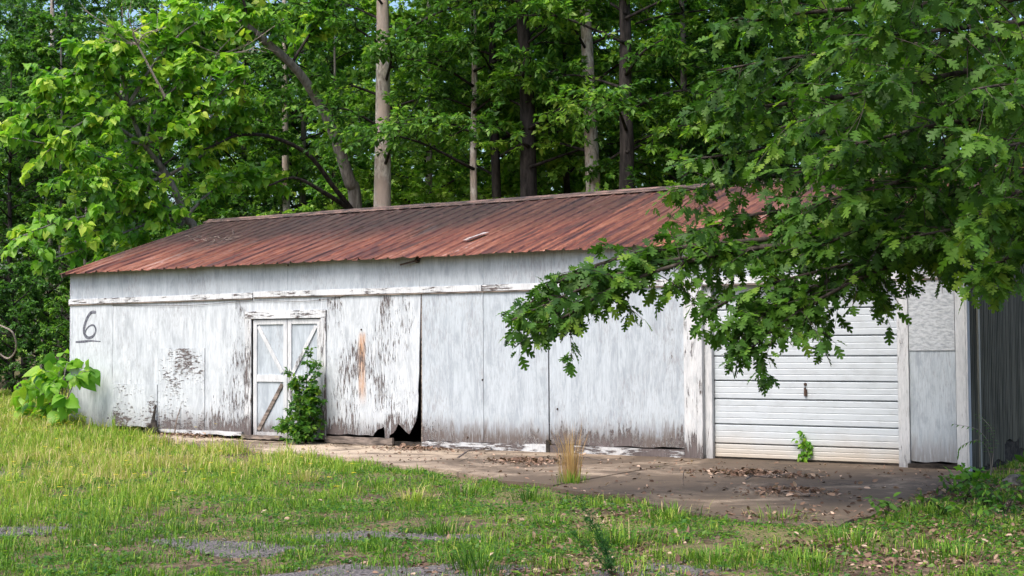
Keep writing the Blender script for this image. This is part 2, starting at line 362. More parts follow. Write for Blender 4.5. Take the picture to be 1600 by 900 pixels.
class Leaves:
    def __init__(s): s.P = []; s.A = []; s.N = []; s.S = []; s.t = []
    def add(s, P, A, N, S, t):
        s.P.append(np.atleast_2d(P)); s.A.append(np.atleast_2d(A)); s.N.append(np.atleast_2d(N)); s.S.append(np.atleast_1d(S)); s.t.append(np.atleast_1d(t))
    def cat(s):
        P = np.concatenate(s.P); A = unit(np.concatenate(s.A)); N = np.concatenate(s.N)
        N = unit(N-A*np.sum(N*A, 1, keepdims=True)); return P, A, N, np.concatenate(s.S), np.clip(np.concatenate(s.t), 0, 1)
def leaf_mesh(name, tm, P, A, N, S, t, off=(0, 0, 0)):
    tv, tf = tm; B = np.cross(N, A); n, k = len(P), len(tv)
    V = (P-np.array(off))[:, None]+S[:, None, None]*(tv[None, :, :1]*A[:, None]+tv[None, :, 1:2]*B[:, None]+tv[None, :, 2:]*N[:, None])
    Fc = (tf[None]+(np.arange(n)*k)[:, None, None]).reshape(-1, 3)
    return raw_mesh(name, V.reshape(-1, 3), Fc, np.repeat(t, len(tf)))
def single_leaves(tm, name, mat, parent, base, P, A, N, S, t, nvar=8):
    tv, tf = tm; ms = []
    for i in range(nvar):
        v = tv.copy(); v[:, 2] += .10*np.sin(v[:, 0]*5+i)*(i % 3-1); me = raw_mesh(name, v, tf, np.full(len(tf), (i+.5)/nvar)); me.materials.append(mat); ms.append(me)
    B = np.cross(N, A)
    for i in range(len(P)):
        o = bpy.data.objects.new(name, ms[int(min(nvar-1, t[i]*nvar))]); COL.objects.link(o); o.parent = parent
        q = P[i]-np.array(base); s = S[i]
        o.matrix_local = Matrix(((A[i][0]*s, B[i][0]*s, N[i][0]*s, q[0]), (A[i][1]*s, B[i][1]*s, N[i][1]*s, q[1]), (A[i][2]*s, B[i][2]*s, N[i][2]*s, q[2]), (0, 0, 0, 1)))
def rnd_dir(n, rng): return unit(rng.normal(size=(n, 3)))
def bez(pts, n):
    # Catmull-Rom through the points
    P = [np.array(q, float) for q in pts]; P = [2*P[0]-P[1]]+P+[2*P[-1]-P[-2]]; out = []; m = len(P)-3
    for i in range(m):
        for t in np.linspace(0, 1, max(2, n//m+1), endpoint=(i == m-1)):
            a, b, c, d = P[i:i+4]; out.append(.5*((2*b)+(c-a)*t+(2*a-5*b+4*c-d)*t*t+(-a+3*b-3*c+d)*t**3))
    return np.array(out)
def spray(L, wood, start, direction, length, nleaf, size, rng, up=.8, droop=.25, tint=.5, tvar=.25, flat=.5, twig_r=.006, hang=0.0, sides=4, tip=0.0):
    """a twig with leaves along it"""
    d = unit(direction); k = 5; ts = np.linspace(0, 1, k)
    bend = rng.normal(size=3)*.12; bend[2] -= droop
    pts = start[None]+d[None]*(ts*length)[:, None]+bend[None]*(length*ts**2)[:, None]
    if wood is not None: wood.tube(pts, twig_r*(1-.75*ts), sides, cap=False)
    u = rng.random(nleaf)**.7; idx = u*(k-1); i0 = np.minimum(idx.astype(int), k-2); fr = (idx-i0)[:, None]
    p = pts[i0]*(1-fr)+pts[i0+1]*fr; tang = unit(pts[i0+1]-pts[i0])
    side = rnd_dir(nleaf, rng); side[:, 2] *= flat; side = unit(side)
    A = unit(tang*.55+side*.9+np.array([0, 0, -hang-.15]))
    N = unit(np.array([0, 0, up])[None]+rng.normal(size=(nleaf, 3))*.42)
    S = size*(.5+.75*rng.random(nleaf))
    p = p+side*(size*.18)
    L.add(p, A, N, S, tint+tvar*rng.normal(size=nleaf)+tip*(u-.55)*1.6)
def limb_grow(L, W, pts, r0, r1, rng, n_sub, sub_len, nleaf, size, start=.25, tint=.5, upb=.1, sides=6, sub_r=.012, **kw):
    P = bez(pts, 14); n = len(P); ts = np.linspace(0, 1, n); W.tube(P, r0+(r1-r0)*ts**.8, sides)
    Ln = np.gradient(P, axis=0)
    for j in range(n_sub):
        u = start+(1-start)*(j+rng.random())/n_sub; i = min(n-1, int(u*(n-1)))
        t = unit(Ln[i]); d = unit(t*.6+rnd_dir(1, rng)[0]*np.array([1, 1, .55])+np.array([0, 0, upb]))
        ln = sub_len*(.5+.8*rng.random())*(1.15-.55*u)
        tt = tint+.16*rng.normal()
        spray(L, W, P[i], d, ln, max(3, int(nleaf*(.6+.8*rng.random()))), size, rng, tint=tt, twig_r=sub_r*(1-.5*u), **kw)
    spray(L, W, P[-2], Ln[-1], sub_len*.5, nleaf, size, rng, tint=tint, twig_r=sub_r*.5, **kw)

# ------------------------------------------------------------------ GROUND
def axis(a, b, step, far, ratio=1.35):
    c = list(np.arange(a, b+1e-6, step)); s = step; x = b
    while x < far: s *= ratio; x += s; c.append(x)
    s = step; x = a
    while x > -far: s *= ratio; x -= s; c.insert(0, x)
    return np.array(c)
gx = axis(-8, 24, .3, 700); gy = axis(-20, 12, .3, 700)
XX, YY = np.meshgrid(gx, gy); ZZ = ground_z(np.clip(XX, -60, 60), np.clip(YY, -60, 70))
V = np.stack([XX, YY, ZZ], -1).reshape(-1, 3); nx, ny = len(gx), len(gy)
ii = (np.arange(ny-1)[:, None]*nx+np.arange(nx-1)[None]).ravel()
gr = link('ground', raw_mesh('ground', V, np.stack([ii, ii+1, ii+1+nx, ii+nx], 1), smooth=True), M['ground']); tag(gr, kind='structure')

SLAB = [(2.6, -.45), (3.4, -.75), (5.2, -1.25), (7.1, -1.75), (9.0, -2.2), (9.8, -2.75), (11.4, -3.3), (12.8, -4.05), (13.6, -4.3)]
APRON = [(13.65, -4.45), (14.3, -4.85), (15.2, -5.0), (15.55, -5.5), (16.2, -5.95), (17.0, -6.3), (17.75, -6.2), (17.92, -3.8), (17.62, -.9), (17.5, -.22)]
def slab_z(x, y): return -.012 + .004*y - .012*sstep(14.5, 17.6, x) + .05*sstep(5., 2.6, x)
def slab(name, outline, back, rng):
    # outline: front/side edge points; back: points along the wall
    poly = []
    full = outline+back
    for i in range(len(full)):
        a = np.array(full[i]); b = np.array(full[(i+1) % len(full)]); n = max(1, int(np.linalg.norm(b-a)/.3))
        for k in range(n):
            q = a+(b-a)*k/n
            if i < len(outline)-1: q = q+rng.normal(size=2)*.035
            poly.append(q)
    bm = bmesh.new(); vs = [bm.verts.new((q[0], q[1], float(slab_z(q[0], q[1])))) for q in poly]
    f = bm.faces.new(vs)
    if f.normal.z < 0: f.normal_flip()
    bmesh.ops.triangulate(bm, faces=bm.faces[:])
    r = bmesh.ops.extrude_face_region(bm, geom=bm.faces[:])
    for e in r['geom']:
        if isinstance(e, bmesh.types.BMVert): e.co.z -= .22
    bmesh.ops.recalc_face_normals(bm, faces=bm.faces[:])
    me = bpy.data.meshes.new(name); bm.to_mesh(me); bm.free()
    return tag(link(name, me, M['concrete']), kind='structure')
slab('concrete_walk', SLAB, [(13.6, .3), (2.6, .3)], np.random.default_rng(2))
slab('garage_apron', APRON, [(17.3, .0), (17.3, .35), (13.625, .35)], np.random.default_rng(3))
SLAB_POLY = SLAB+[(13.6, .3), (2.6, .3)]; APRON_POLY = APRON+[(17.3, .3), (13.6, .3)]

def patch(name, cx, cy, rx, ry, ang, seed):
    rng = np.random.default_rng(seed); ring = []; K = 28; V = [(cx, cy, float(ground_z(cx, cy))+.012)]; Fc = []
    ph = rng.random(4)*6
    for j in range(1, 5):
        for k in range(K):
            a = 2*math.pi*k/K; rr = (1+.25*math.sin(2*a+ph[0])+.22*math.sin(3*a+ph[1])+.16*math.sin(5*a+ph[2])+rng.uniform(-.14, .14))*j/4
            x = rx*rr*math.cos(a); y = ry*rr*math.sin(a)
            X = cx+x*math.cos(ang)-y*math.sin(ang); Y = cy+x*math.sin(ang)+y*math.cos(ang)
            V.append((X, Y, float(ground_z(X, Y))+(.016 if j < 4 else -.01)))
    for k in range(K):
        Fc.append((0, 1+k, 1+(k+1) % K))
        for j in range(3): a = 1+j*K; Fc.append((a+k, a+K+k, a+K+(k+1) % K, a+(k+1) % K))
    me = bpy.data.meshes.new(name); me.from_pydata(V, [], Fc); me.update()
    tag(link(name, me, M['asphalt']), kind='structure')
    return [(V[1+3*K+k][0], V[1+3*K+k][1]) for k in range(K)]
PATCHES = [patch('asphalt_patch', *a) for a in [(13.7, -9.9, .75, .42, .2, 1), (14.5, -8.75, .85, .36, .45, 2), (15.75, -10.5, 1.0, .62, .6, 3), (17.5, -9.35, .55, .35, .3, 4), (11.2, -10.2, .6, .3, .3, 5), (5.6, -6.3, 1.0, .45, .5, 6)]]

# ------------------------------------------------------------------ SHED
shed = thing('shed', 'long weathered white plywood shed with rusty ribbed metal roof', 'shed', (0, 0, 0))
L_SH, D_SH = 17.36, 7.72
EAVE_Y, EAVE_Z, SL = -.22, 3.105, .318
RIDGE_Y = 3.86; RIDGE_Z = EAVE_Z+SL*(RIDGE_Y-EAVE_Y)
def roof_z(y): return EAVE_Z+SL*(y-EAVE_Y) if y <= RIDGE_Y else RIDGE_Z-SL*(y-RIDGE_Y)

def panel(name, x0, x1, z0, z1, mat, peel, dirt, y=0.0, th=.016, poly=None, parent=None, label=None):
    m = MB()
    if poly is None:
        n = max(2, int((x1-x0)/.16)); rr = random.Random(int(x0*100))
        bot = [(x0+(x1-x0)*i/n, z0+(rr.uniform(-.010, .018) if dirt > .3 else 0)) for i in range(n+1)]
        poly = bot+[(x1, z1), (x0, z1)]
    m.prism_y(poly, y, y+th)
    o = m.build(name, M[mat], parent or shed, (x0, y, z0)); o['peel'] = peel; o['dirt'] = dirt
    if label: o['label'] = label
    return o
G_ = .004
P_ = 'plywood_panel'
panel(P_, .02, 1.22-G_, .12, 2.52, 'paint', .30, .45, label='plywood panel with the painted number six')
panel(P_, 1.22, 2.44-G_, .15, 2.52, 'paint_cross', .42, .35, y=.003)
panel('patch_panel', 1.23, 2.43, .16, .955, 'paint_cross', .74, .5, y=-.014, th=.012, label='lower patch with smudged grey blotches')
panel(P_, 2.44, 3.66-G_, .11, 2.52, 'paint', .35, .2, y=.002)
panel('patch_panel', 2.47, 3.65, .12, 1.63, 'paint_cross', .72, 1.1, y=-.014, th=.012, label='lower patch with dark crosswise flaking')
panel(P_, 3.66, 4.68, .09, 2.52, 'paint', .64, 1.1, label='panel with a dark peeled streak beside the door')
panel(P_, 4.68, 5.62, 2.27, 2.52, 'paint', .3, 0); panel(P_, 5.625, 6.52, 2.27, 2.52, 'paint', .3, 0)
torn = [(6.52, .15), (6.8, .14), (7.0, .16), (7.21, .145), (7.4, .155), (7.52, .14), (7.57, .20), (7.62, .25), (7.70, .27), (7.755, .30), (7.77, .22), (7.775, .13), (7.82, .07), (7.86, .11), (7.88, .17), (7.95, .2), (8.0, .26), (8.05, .36), (8.12, .31), (8.2, .24), (8.28, .19), (8.33, .27), (8.41, .40), (8.455, .60), (8.47, .82), (8.46, .9), (8.485, 1.2), (8.49, 1.5), (8.505, 1.9), (8.515, 2.25), (8.525, 2.52), (6.52, 2.52)]
panel(P_, 6.52, 8.525, .07, 2.52, 'paint_rust', .82, 1.0, poly=torn, label='peeling panel rotted ragged along its bottom right')
panel(P_, 8.55, 9.76-G_, .09, 2.52, 'paint_rough', .25, 1.35)
panel(P_, 9.76+G_, 10.97-G_, .09, 2.52, 'paint_rough', .22, 1.35, y=.002)
panel(P_, 10.99, 12.2-.001, .11, 2.52, 'paint_rough', .30, 1.4)
panel(P_, 12.2, 13.30, .12, 2.52, 'paint_rough', .30, 1.4, y=.001)
panel('oriented_strand_panel', 16.63, 17.24, 1.545, 2.50, 'osb', .35, 0, y=-.012, label='upper panel of rough pressed strands')
panel(P_, 16.63, 17.24, .06, 2.50, 'paint_rough', .25, .8)
for a, b in [(.02, 2.44), (2.444, 5.63), (5.636, 8.50), (8.505, 9.765), (9.77, 13.46), (13.466, 15.9), (15.905, 17.3)]:
    panel('frieze_panel', a, b, 2.52, 3.135, 'paint_rough', .12, .12, y=.0)
# trim boards between the two rows, a little out of line with each other
for i, (a, b, za, zb, peel) in enumerate([(-.01, 4.83, 2.505, 2.52, 1.0), (4.85, 9.74, 2.535, 2.52, .92), (9.75, 13.44, 2.52, 2.515, .9), (13.45, 17.28, 2.515, 2.51, .85)]):
    m = MB(); h = .10
    vs = [(a, -.030, za), (b, -.030, zb), (b, -.002, zb), (a, -.002, za), (a, -.028, za+h), (b, -.028, zb+h), (b, -.002, zb+h), (a, -.002, za+h)]
    m.add(vs, [(0,3,2,1),(4,5,6,7),(0,1,5,4),(1,2,6,5),(2,3,7,6),(3,0,4,7)])
    o = m.build('trim_board', M['paint_trim'], shed, (a, -.03, za)); o['peel'] = peel; o['dirt'] = 0.0; rough_edges(o)
    m = MB(); m.bar((a, -.020, za-.012), (b, -.020, zb-.012), .016, .022); o = m.build('trim_strip', M['oldwood'], shed, (a, -.02, za))
# corner boards and their wear
def board(name, x0, x1, y0, y1, z0, z1, mat='paint_board', peel=.7, dirt=.6, parent=None, bev=.004):
    m = MB(); m.box(x0, x1, y0, y1, z0, z1); o = m.build(name, M[mat], parent or shed, (x0, y0, z0)); o['peel'] = peel; o['dirt'] = dirt; return rough_edges(o, bev)
board('corner_board', 17.25, 17.385, -.026, .0, -.12, 3.10, peel=.3, dirt=.3)
board('corner_board', 17.386, 17.408, -.024, .11, -.12, 3.12, peel=.3, dirt=.3)
# sills at the foot of the wall
def sill(x0, x1, z0, z1, mat, peel=.9, dz=0.0, y0=-.035, y1=.02):
    m = MB(); n = 10; rr = random.Random(int(x0*77)); vs = []
    for i in range(n+1):
        x = x0+(x1-x0)*i/n; d = dz*i/n; a = rr.uniform(-.012, .012)
        vs += [(x, y0+rr.uniform(-.008, .008), z0+d+a), (x, y1, z0+d+a), (x, y1, z1+d+a*.5), (x, y0+rr.uniform(-.008, .008), z1+d+a*.5)]
    fs = [(0, 1, 2, 3), tuple(n*4+k for k in (3, 2, 1, 0))]
    for i in range(n):
        for k in range(4): fs.append((i*4+k, (i+1)*4+k, (i+1)*4+(k+1) % 4, i*4+(k+1) % 4))
    m.add(vs, fs); o = m.build('sill_board', M[mat], shed, (x0, y0, z0)); o['peel'] = peel; o['dirt'] = .15
    return o
sill(8.56, 10.94, -.045, .085, 'paint_trim', 1.15, .02)
sill(11.0, 13.3, -.03, .10, 'paint_trim', 1.35, .0)
sill(6.5, 7.95, .0, .115, 'oldwood'); sill(4.6, 5.5, .02, .085, 'oldwood', y0=-.06); sill(2.5, 4.6, .06, .13, 'paint_trim', .9)
sill(16.6, 17.3, -.14, .04, 'blackwood', y0=-.05); sill(7.9, 8.6, -.03, .06, 'blackwood', y0=.03, y1=.09)
m = MB(); m.box(8.515, 8.565, .018, .10, -.05, 2.6); m.build('stud', M['oldwood'], shed, (8.515, .018, 0))
m = MB(); m.box(10.945, 11.01, -.05, .02, -.06, .18); m.build('rotten_block', M['blackwood'], shed, (10.945, 0, -.06))
# double door
DX0, DX1, DZ0, DZ1 = 4.845, 6.405, .04, 2.13
board('door_casing', 4.655, 4.80, -.034, .0, .05, 2.285, peel=.95, dirt=1.0)
board('door_casing', 6.405, 6.525, -.034, .0, .05, 2.285, peel=1.05, dirt=1.0)
board('door_casing', 4.655, 6.525, -.036, .0, 2.145, 2.283, 'paint_trim', peel=.98, dirt=0)
for s, (a, b) in enumerate([(DX0-.02, 5.618), (5.632, DX1-.015)]):
    d = link('door', None, parent=shed, loc=(a, 0, DZ0))
    d['label'] = ['left leaf of the white barn door with weathered cross braces', 'right leaf of the white barn door, half hidden by leaves'][s]
    def dp(name, x0, x1, z0, z1, y0, y1, peel, dirt, mat='paint_board'):
        m = MB(); m.box(x0, x1, y0, y1, z0, z1); o = m.build(name, M[mat], d, (x0-a, y0, z0-DZ0)); 
        o.data.transform(Matrix.Translation((-a, 0, -DZ0))); 
        o['peel'] = peel; o['dirt'] = dirt; return o
    def fix(o):  # build() already subtracts the offset
        return o
    def dpart(name, mbuild, mat, peel, dirt):
        m = MB(); mbuild(m); me = m.mesh(name, (a, 0, DZ0)); o = link(name, me, M[mat], d); o['peel'] = peel; o['dirt'] = dirt; return rough_edges(o, .003)
    dpart('door_panel', lambda m: m.box(a, b, .030, .045, DZ0+.03, DZ1), 'paint_rough', .35, 1.3)
    t = .085
    for x in (a, b-t): dpart('stile', lambda m: m.box(x, x+t, .002, .0295, DZ0, DZ1), 'paint_board', .78, .7)
    for z0, z1 in ((DZ0, DZ0+.10), (1.03, 1.155), (DZ1-.085, DZ1)): dpart('rail', lambda m: m.box(a+t+.001, b-t-.001, .004, .0295, z0, z1), 'paint_trim', .6, .6)
    xl, xr = a+t+.03, b-t-.03
    up = ((xl, .016, DZ1-.12), (xr, .016, 1.19)); lo = ((xr, .016, .99), (xl, .016, DZ0+.13))
    if s: up = ((xr, .016, DZ1-.12), (xl, .016, 1.19)); lo = ((xl, .016, .99), (xr, .016, DZ0+.13))
    dpart('brace', lambda m: m.bar(up[0], up[1], .075, .022), 'paint_board', .85, 0)
    dpart('brace', lambda m: m.bar(lo[0], lo[1], .075, .022), 'paint_board' if s else 'oldwood', .9, 0)
# garage door: ribbed sections
GX0, GX1 = 13.72, 16.47
gd = link('garage_door', None, parent=shed, loc=(GX0, .13, 0)); gd['label'] = 'white ribbed overhead door in the garage bay'
zz = [.0, .205, .485, .85, 1.115, 1.47, 1.755, 2.14, 2.52]
for i in range(8):
    z0, z1 = zz[i]+.006, zz[i+1]-.006; n = 3 if z1-z0 < .3 else 4
    prof = [(0.018, z0), (0.0, z0+.012)]
    for k in range(1, n):
        zc = z0+(z1-z0)*k/n; prof += [(0.0, zc-.012), (.0045, zc-.005), (.0045, zc+.001), (0.0, zc+.006)]
    prof += [(0.0, z1-.012), (.018, z1), (.045, z1), (.045, z0)]
    m = MB(); k = len(prof); vs = [(GX0, .13+y, z) for y, z in prof]+[(GX1, .13+y, z) for y, z in prof]
    fs = [(j, (j+1) % k, k+(j+1) % k, k+j) for j in range(k)]+[tuple(range(k-1, -1, -1)), tuple(range(k, 2*k))]
    m.add(vs, fs); o = link('door_section', m.mesh('door_section', (GX0, .13, 0)), M['garage'], gd); o['dirt'] = 1.0 if i < 3 else .2
m = MB(); m.tube([(15.11, .128, 1.075), (15.11, .112, 1.075)], [.024, .02], 10); m.bar((15.11, .112, 1.03), (15.11, .105, .91), .028, .016); m.bar((15.11, .125, .92), (15.11, .10, .92), .02, .02); m.bar((15.13, .118, 1.0), (15.13, .112, .91), .014, .012)
link('handle', m.mesh('handle', (GX0, .13, 0)), M['iron'], gd)['label'] = 'small dark metal lock handle'
m = MB(); m.box(GX0, GX1, .135, .17, -.03, .0); link('bottom_seal', m.mesh('bottom_seal', (GX0, .13, 0)), M['blackwood'], gd)
board('jamb_board', 13.30, 13.50, -.024, .0, -.03, 2.51, peel=.85, dirt=1.1)
board('jamb_board', 13.505, 13.60, -.040, .05, -.03, 2.512, peel=.8, dirt=1.0)
board('jamb_return', 13.602, 13.715, .045, .128, -.03, 2.512, peel=.55, dirt=.5)
board('jamb_board', 16.472, 16.625, -.030, .17, -.06, 2.51, peel=.55, dirt=.6)
board('door_stop', 13.6, 16.47, .05, .125, 2.515, 2.56, 'paint_trim', peel=.4, dirt=0)
# painted figure and its underline
def stroke(pts, wd, name, n=40):
    P = bez([(x, 0, z) for x, z in pts], n); T = unit(np.gradient(P, axis=0)); N = np.stack([-T[:, 2], 0*T[:, 0], T[:, 0]], 1); m = MB(); k = len(P)
    ww = wd*(.85+.3*np.sin(np.linspace(0, 5, k)))/2
    vs = [tuple(P[i]+N[i]*ww[i]+np.array([0, -.0022, 0])) for i in range(k)]+[tuple(P[i]-N[i]*ww[i]+np.array([0, -.0022, 0])) for i in range(k)]
    m.add(vs, [(i, i+1, k+i+1, k+i) for i in range(k-1)]); m.build(name, M['greypaint'], shed, (pts[0][0], 0, pts[0][1]))
stroke([(.745, 2.325), (.70, 2.345), (.60, 2.33), (.50, 2.23), (.425, 2.08), (.41, 1.96), (.47, 1.87), (.58, 1.845), (.70, 1.90), (.745, 2.0), (.69, 2.085), (.58, 2.08), (.49, 2.02), (.44, 1.95)], .062, 'painted_number')
stroke([(.17, 1.765), (.4, 1.775), (.62, 1.785), (.88, 1.772)], .042, 'painted_underline')
# iron bracket under the eave, wire below the trim
m = MB(); m.tube([(8.49, -.01, 3.05), (8.49, -.09, 3.055)], [.03, .03], 8); m.bar((8.50, -.08, 3.055), (8.18, -.10, 2.995), .028, .022); m.bar((8.47, -.05, 3.03), (8.53, -.05, 3.12), .05, .05); m.build('iron_bracket', M['iron'], shed, (8.49, 0, 3.05))
m = MB(); m.tube(bez([(1.2, -.012, 2.47), (3.2, -.02, 2.425), (4.85, -.02, 2.47), (6.1, -.02, 2.44), (6.9, -.015, 2.50)], 30), [.004]*31 if False else [.004]*len(bez([(0,0,0),(1,0,0),(2,0,0),(3,0,0),(4,0,0)], 30)), 5); m.build('sagging_wire', M['iron'], shed, (1.2, 0, 2.47))
for x, z in [(6.37, 2.46), (7.28, 1.93), (5.65, 3.08), (11.13, .66), (9.74, 1.1), (9.45, .17), (1.1, .3)]:
    m = MB(); m.tube([(x, .001, z), (x+.004, -.014, z-.004)], [.018, .012], 7); m.build('nail_head', M['iron'], shed, (x, 0, z))
# left gable, back wall, floor, right side
m = MB(); m.add([(0, 0, -.1), (0, D_SH, -.1), (0, D_SH, 3.1), (0, RIDGE_Y, RIDGE_Z-.06), (0, 0, 3.13), (.016, 0, -.1), (.016, D_SH, -.1), (.016, D_SH, 3.1), (.016, RIDGE_Y, RIDGE_Z-.06), (.016, 0, 3.13)],
      [(4, 3, 2, 1, 0), (5, 6, 7, 8, 9)]+[(i, (i+1) % 5, 5+(i+1) % 5, 5+i) for i in range(5)])
o = m.build('gable_wall', M['paint'], shed, (0, 0, -.1)); o['peel'] = .4; o['dirt'] = .5
m = MB(); m.box(.02, L_SH-.02, D_SH-.02, D_SH, -.1, 3.09); o = m.build('back_wall', M['paint'], shed, (0, D_SH, -.1)); o['peel'] = .4; o['dirt'] = .5
m = MB(); m.box(.05, 17.3, .36, D_SH-.05, -.14, -.06); m.build('shed_floor', M['inside'], shed, (0, .36, -.1))
NS = 8; ws = D_SH/NS
for i in range(NS):
    y0, y1 = i*ws+(.115 if i == 0 else 0), (i+1)*ws+.012
    n = 10; pts = []
    for k in range(n):
        ya = y0+(y1-y0)*k/n; st = (y1-y0)/n
        pts += [(17.372, ya), (17.372, ya+st*.55), (17.386, ya+st*.65), (17.386, ya+st*.9)]
    pts.append((17.372, y1)); dx = .003*(i % 2)
    zb = [-.06, -.02, .22, .05, -.02, 0, -.03, 0][i]
    vs = []
    for x, y in pts: vs += [(x+dx, y, zb+.03*math.sin(y*9)), (x+dx, y, roof_z(min(max(y, .02), D_SH-.02))-.03)]
    fs = [(2*k, 2*k+2, 2*k+3, 2*k+1) for k in range(len(pts)-1)]
    k = len(vs); vs += [(x-.0025, y, z) for x, y, z in vs]; fs += [(a+k, d+k, c+k, b+k) for a, b, c, d in fs]
    m = MB(); m.add(vs, fs); m.build('siding_sheet', M['siding'], shed, (17.37, y0, 0))
m = MB(); m.box(17.39, 17.415, .52, .60, -.03, 3.2); m.build('siding_seam_strip', M['siding_pale'], shed, (17.39, .52, 0))
m = MB(); m.box(17.335, 17.368, .115, D_SH-.02, -.1, .22); m.build('side_footing', M['blackwood'], shed, (17.335, .1, -.1))
# ------------------------------------------------------------------ roof: ribbed sheets
roof = link('roof', None, parent=shed, loc=(0, 0, EAVE_Z)); roof['label'] = 'rusty red ribbed metal roof with black staining along the ridge'
def rib_profile(w0, nr=3, sp=.3048, h=.024):
    pts = []
    for k in range(nr):
        c = sp*(k+.5); pts += [(sp*k, 0), (c-.034, 0), (c-.015, h), (c+.015, h), (c+.034, 0)]
    pts.append((w0+.02, 0)); return pts
def roof_sheet(x0, back, i, rr):
    prof = rib_profile(.914); rows = 12; run = (RIDGE_Y-EAVE_Y) if not back else (D_SH+.22-RIDGE_Y)
    y_e = EAVE_Y-rr.uniform(0, .035) if not back else D_SH+.22; vs = []; k = len(prof); ph = rr.uniform(0, 6)
    zo = .0035*(i % 2)+.004
    top = []
    for r in range(rows+1):
        y = y_e+(RIDGE_Y-y_e)*r/rows
        for (x, h) in prof:
            z = roof_z(y)+h+zo+.004*math.sin(y*2.3+x*3+ph)+(rr.uniform(-.011, .009) if r == 0 else 0)
            if r == 0: z -= .006*abs(math.sin(x*6+ph))
            top.append((x0+x, y, z))
    vs = top+[(x, y, z-.0022) for x, y, z in top]; n = len(top); fs = []
    for r in range(rows):
        for c in range(k-1):
            a = r*k+c; q = (a, a+1, a+k+1, a+k); q = q if not back else q[::-1]; fs.append(q); fs.append(tuple(j+n for j in q[::-1]))
    for c in range(k-1): fs.append((c, n+c, n+c+1, c+1))
    m = MB(); m.add(vs, fs); off = (x0, EAVE_Y if not back else y_e, EAVE_Z)
    o = link('roof_sheet', m.mesh('roof_sheet', off), M['rust'], roof, (off[0], off[1], 0))
    o['stain'] = (.95 if i < 9 else (.75 if i < 12 else .35)) if not back else .8
rr = random.Random(5)
for i in range(20):
    x0 = -.04+i*.9144
    if x0 > 17.3: break
    roof_sheet(x0, False, i, rr); roof_sheet(x0, True, i, rr)
x = .10
while x < 17.4:                                    # ridge cap in lapped lengths
    x1 = min(17.6, x+3.05); m = MB(); zo = .030+.006*(int(x) % 2); vs = []
    for xx in (x-.15 if x < .2 else x-.05, x1):
        for dy, dz in ((-.17, -.17*SL+.002), (-.165, -.165*SL+.018), (-.03, -.012+.018), (0, .035), (.03, .006), (.165, -.165*SL+.018), (.17, -.17*SL+.002)):
            vs.append((xx, RIDGE_Y+dy, RIDGE_Z+dz+zo))
    fs = [(i, i+7, i+8, i+1) for i in range(6)]; k = len(vs); vs += [(a, b, c-.003) for a, b, c in vs]; fs += [tuple(j+k for j in q[::-1]) for q in fs]
    m.add(vs, fs); link('ridge_cap', m.mesh('ridge_cap', (x, RIDGE_Y, RIDGE_Z)), M['ridge'], roof, (x, RIDGE_Y, RIDGE_Z-EAVE_Z)); x = x1
m = MB(); m.bar((-.05, -.17, EAVE_Z-.035), (-.05, RIDGE_Y, RIDGE_Z-.075), .09, .02, (1, 0, 0)); link('rake_board', m.mesh('rake_board', (0, 0, EAVE_Z)), M['oldwood'], roof)
for x in np.arange(.3, 17.3, 1.22):
    m = MB(); m.bar((x, .03, EAVE_Z-.06+.17*SL), (x, RIDGE_Y-.05, RIDGE_Z-.10), .11, .045, (1, 0, 0)); link('rafter', m.mesh('rafter', (0, 0, EAVE_Z)), M['oldwood'], roof)

def on_roof(px, py):
    d = ray(px, py); # z = EAVE_Z+SL*(y-EAVE_Y)+.03
    t = (EAVE_Z+.03-SL*EAVE_Y+SL*CAM[1]-CAM[2])/(d[2]-SL*d[1]); return CAM+d*t
a, b = on_roof(727, 377), on_roof(759, 365); dd = unit(b-a)
m = MB(); nrm = np.array([0, -SL, 1.])
m.bar(a+nrm*.02, b+nrm*.02, .085, .008, nrm); m.bar(a+nrm*.045+np.array([.05, 0, 0]), b+nrm*.02+np.array([.05, 0, 0]), .05, .006, nrm)
tag(m.build('metal_scrap', M['pale_metal'], None, tuple(a)), 'bent strip of pale flashing lying on the rusty roof', 'scrap')
rng = np.random.default_rng(11); m = MB()
for j in range(16):
    p = on_roof(328+rng.normal()*18, 373+rng.normal()*3.5); d = unit(rng.normal(size=3)*np.array([1, .8, .12])+np.array([0, 0, .0])); ln = .12+.35*rng.random()
    p2 = p+d*ln; p2[2] = EAVE_Z+SL*(p2[1]-EAVE_Y)+.035+.06*rng.random(); m.tube([p, (p+p2)/2+rng.normal(size=3)*.02, p2], [.008, .006, .003], 4)
tag(m.build('twig_litter', M['oldwood'], None), 'dry twigs caught on the left end of the rusty roof', 'twigs', kind='stuff')

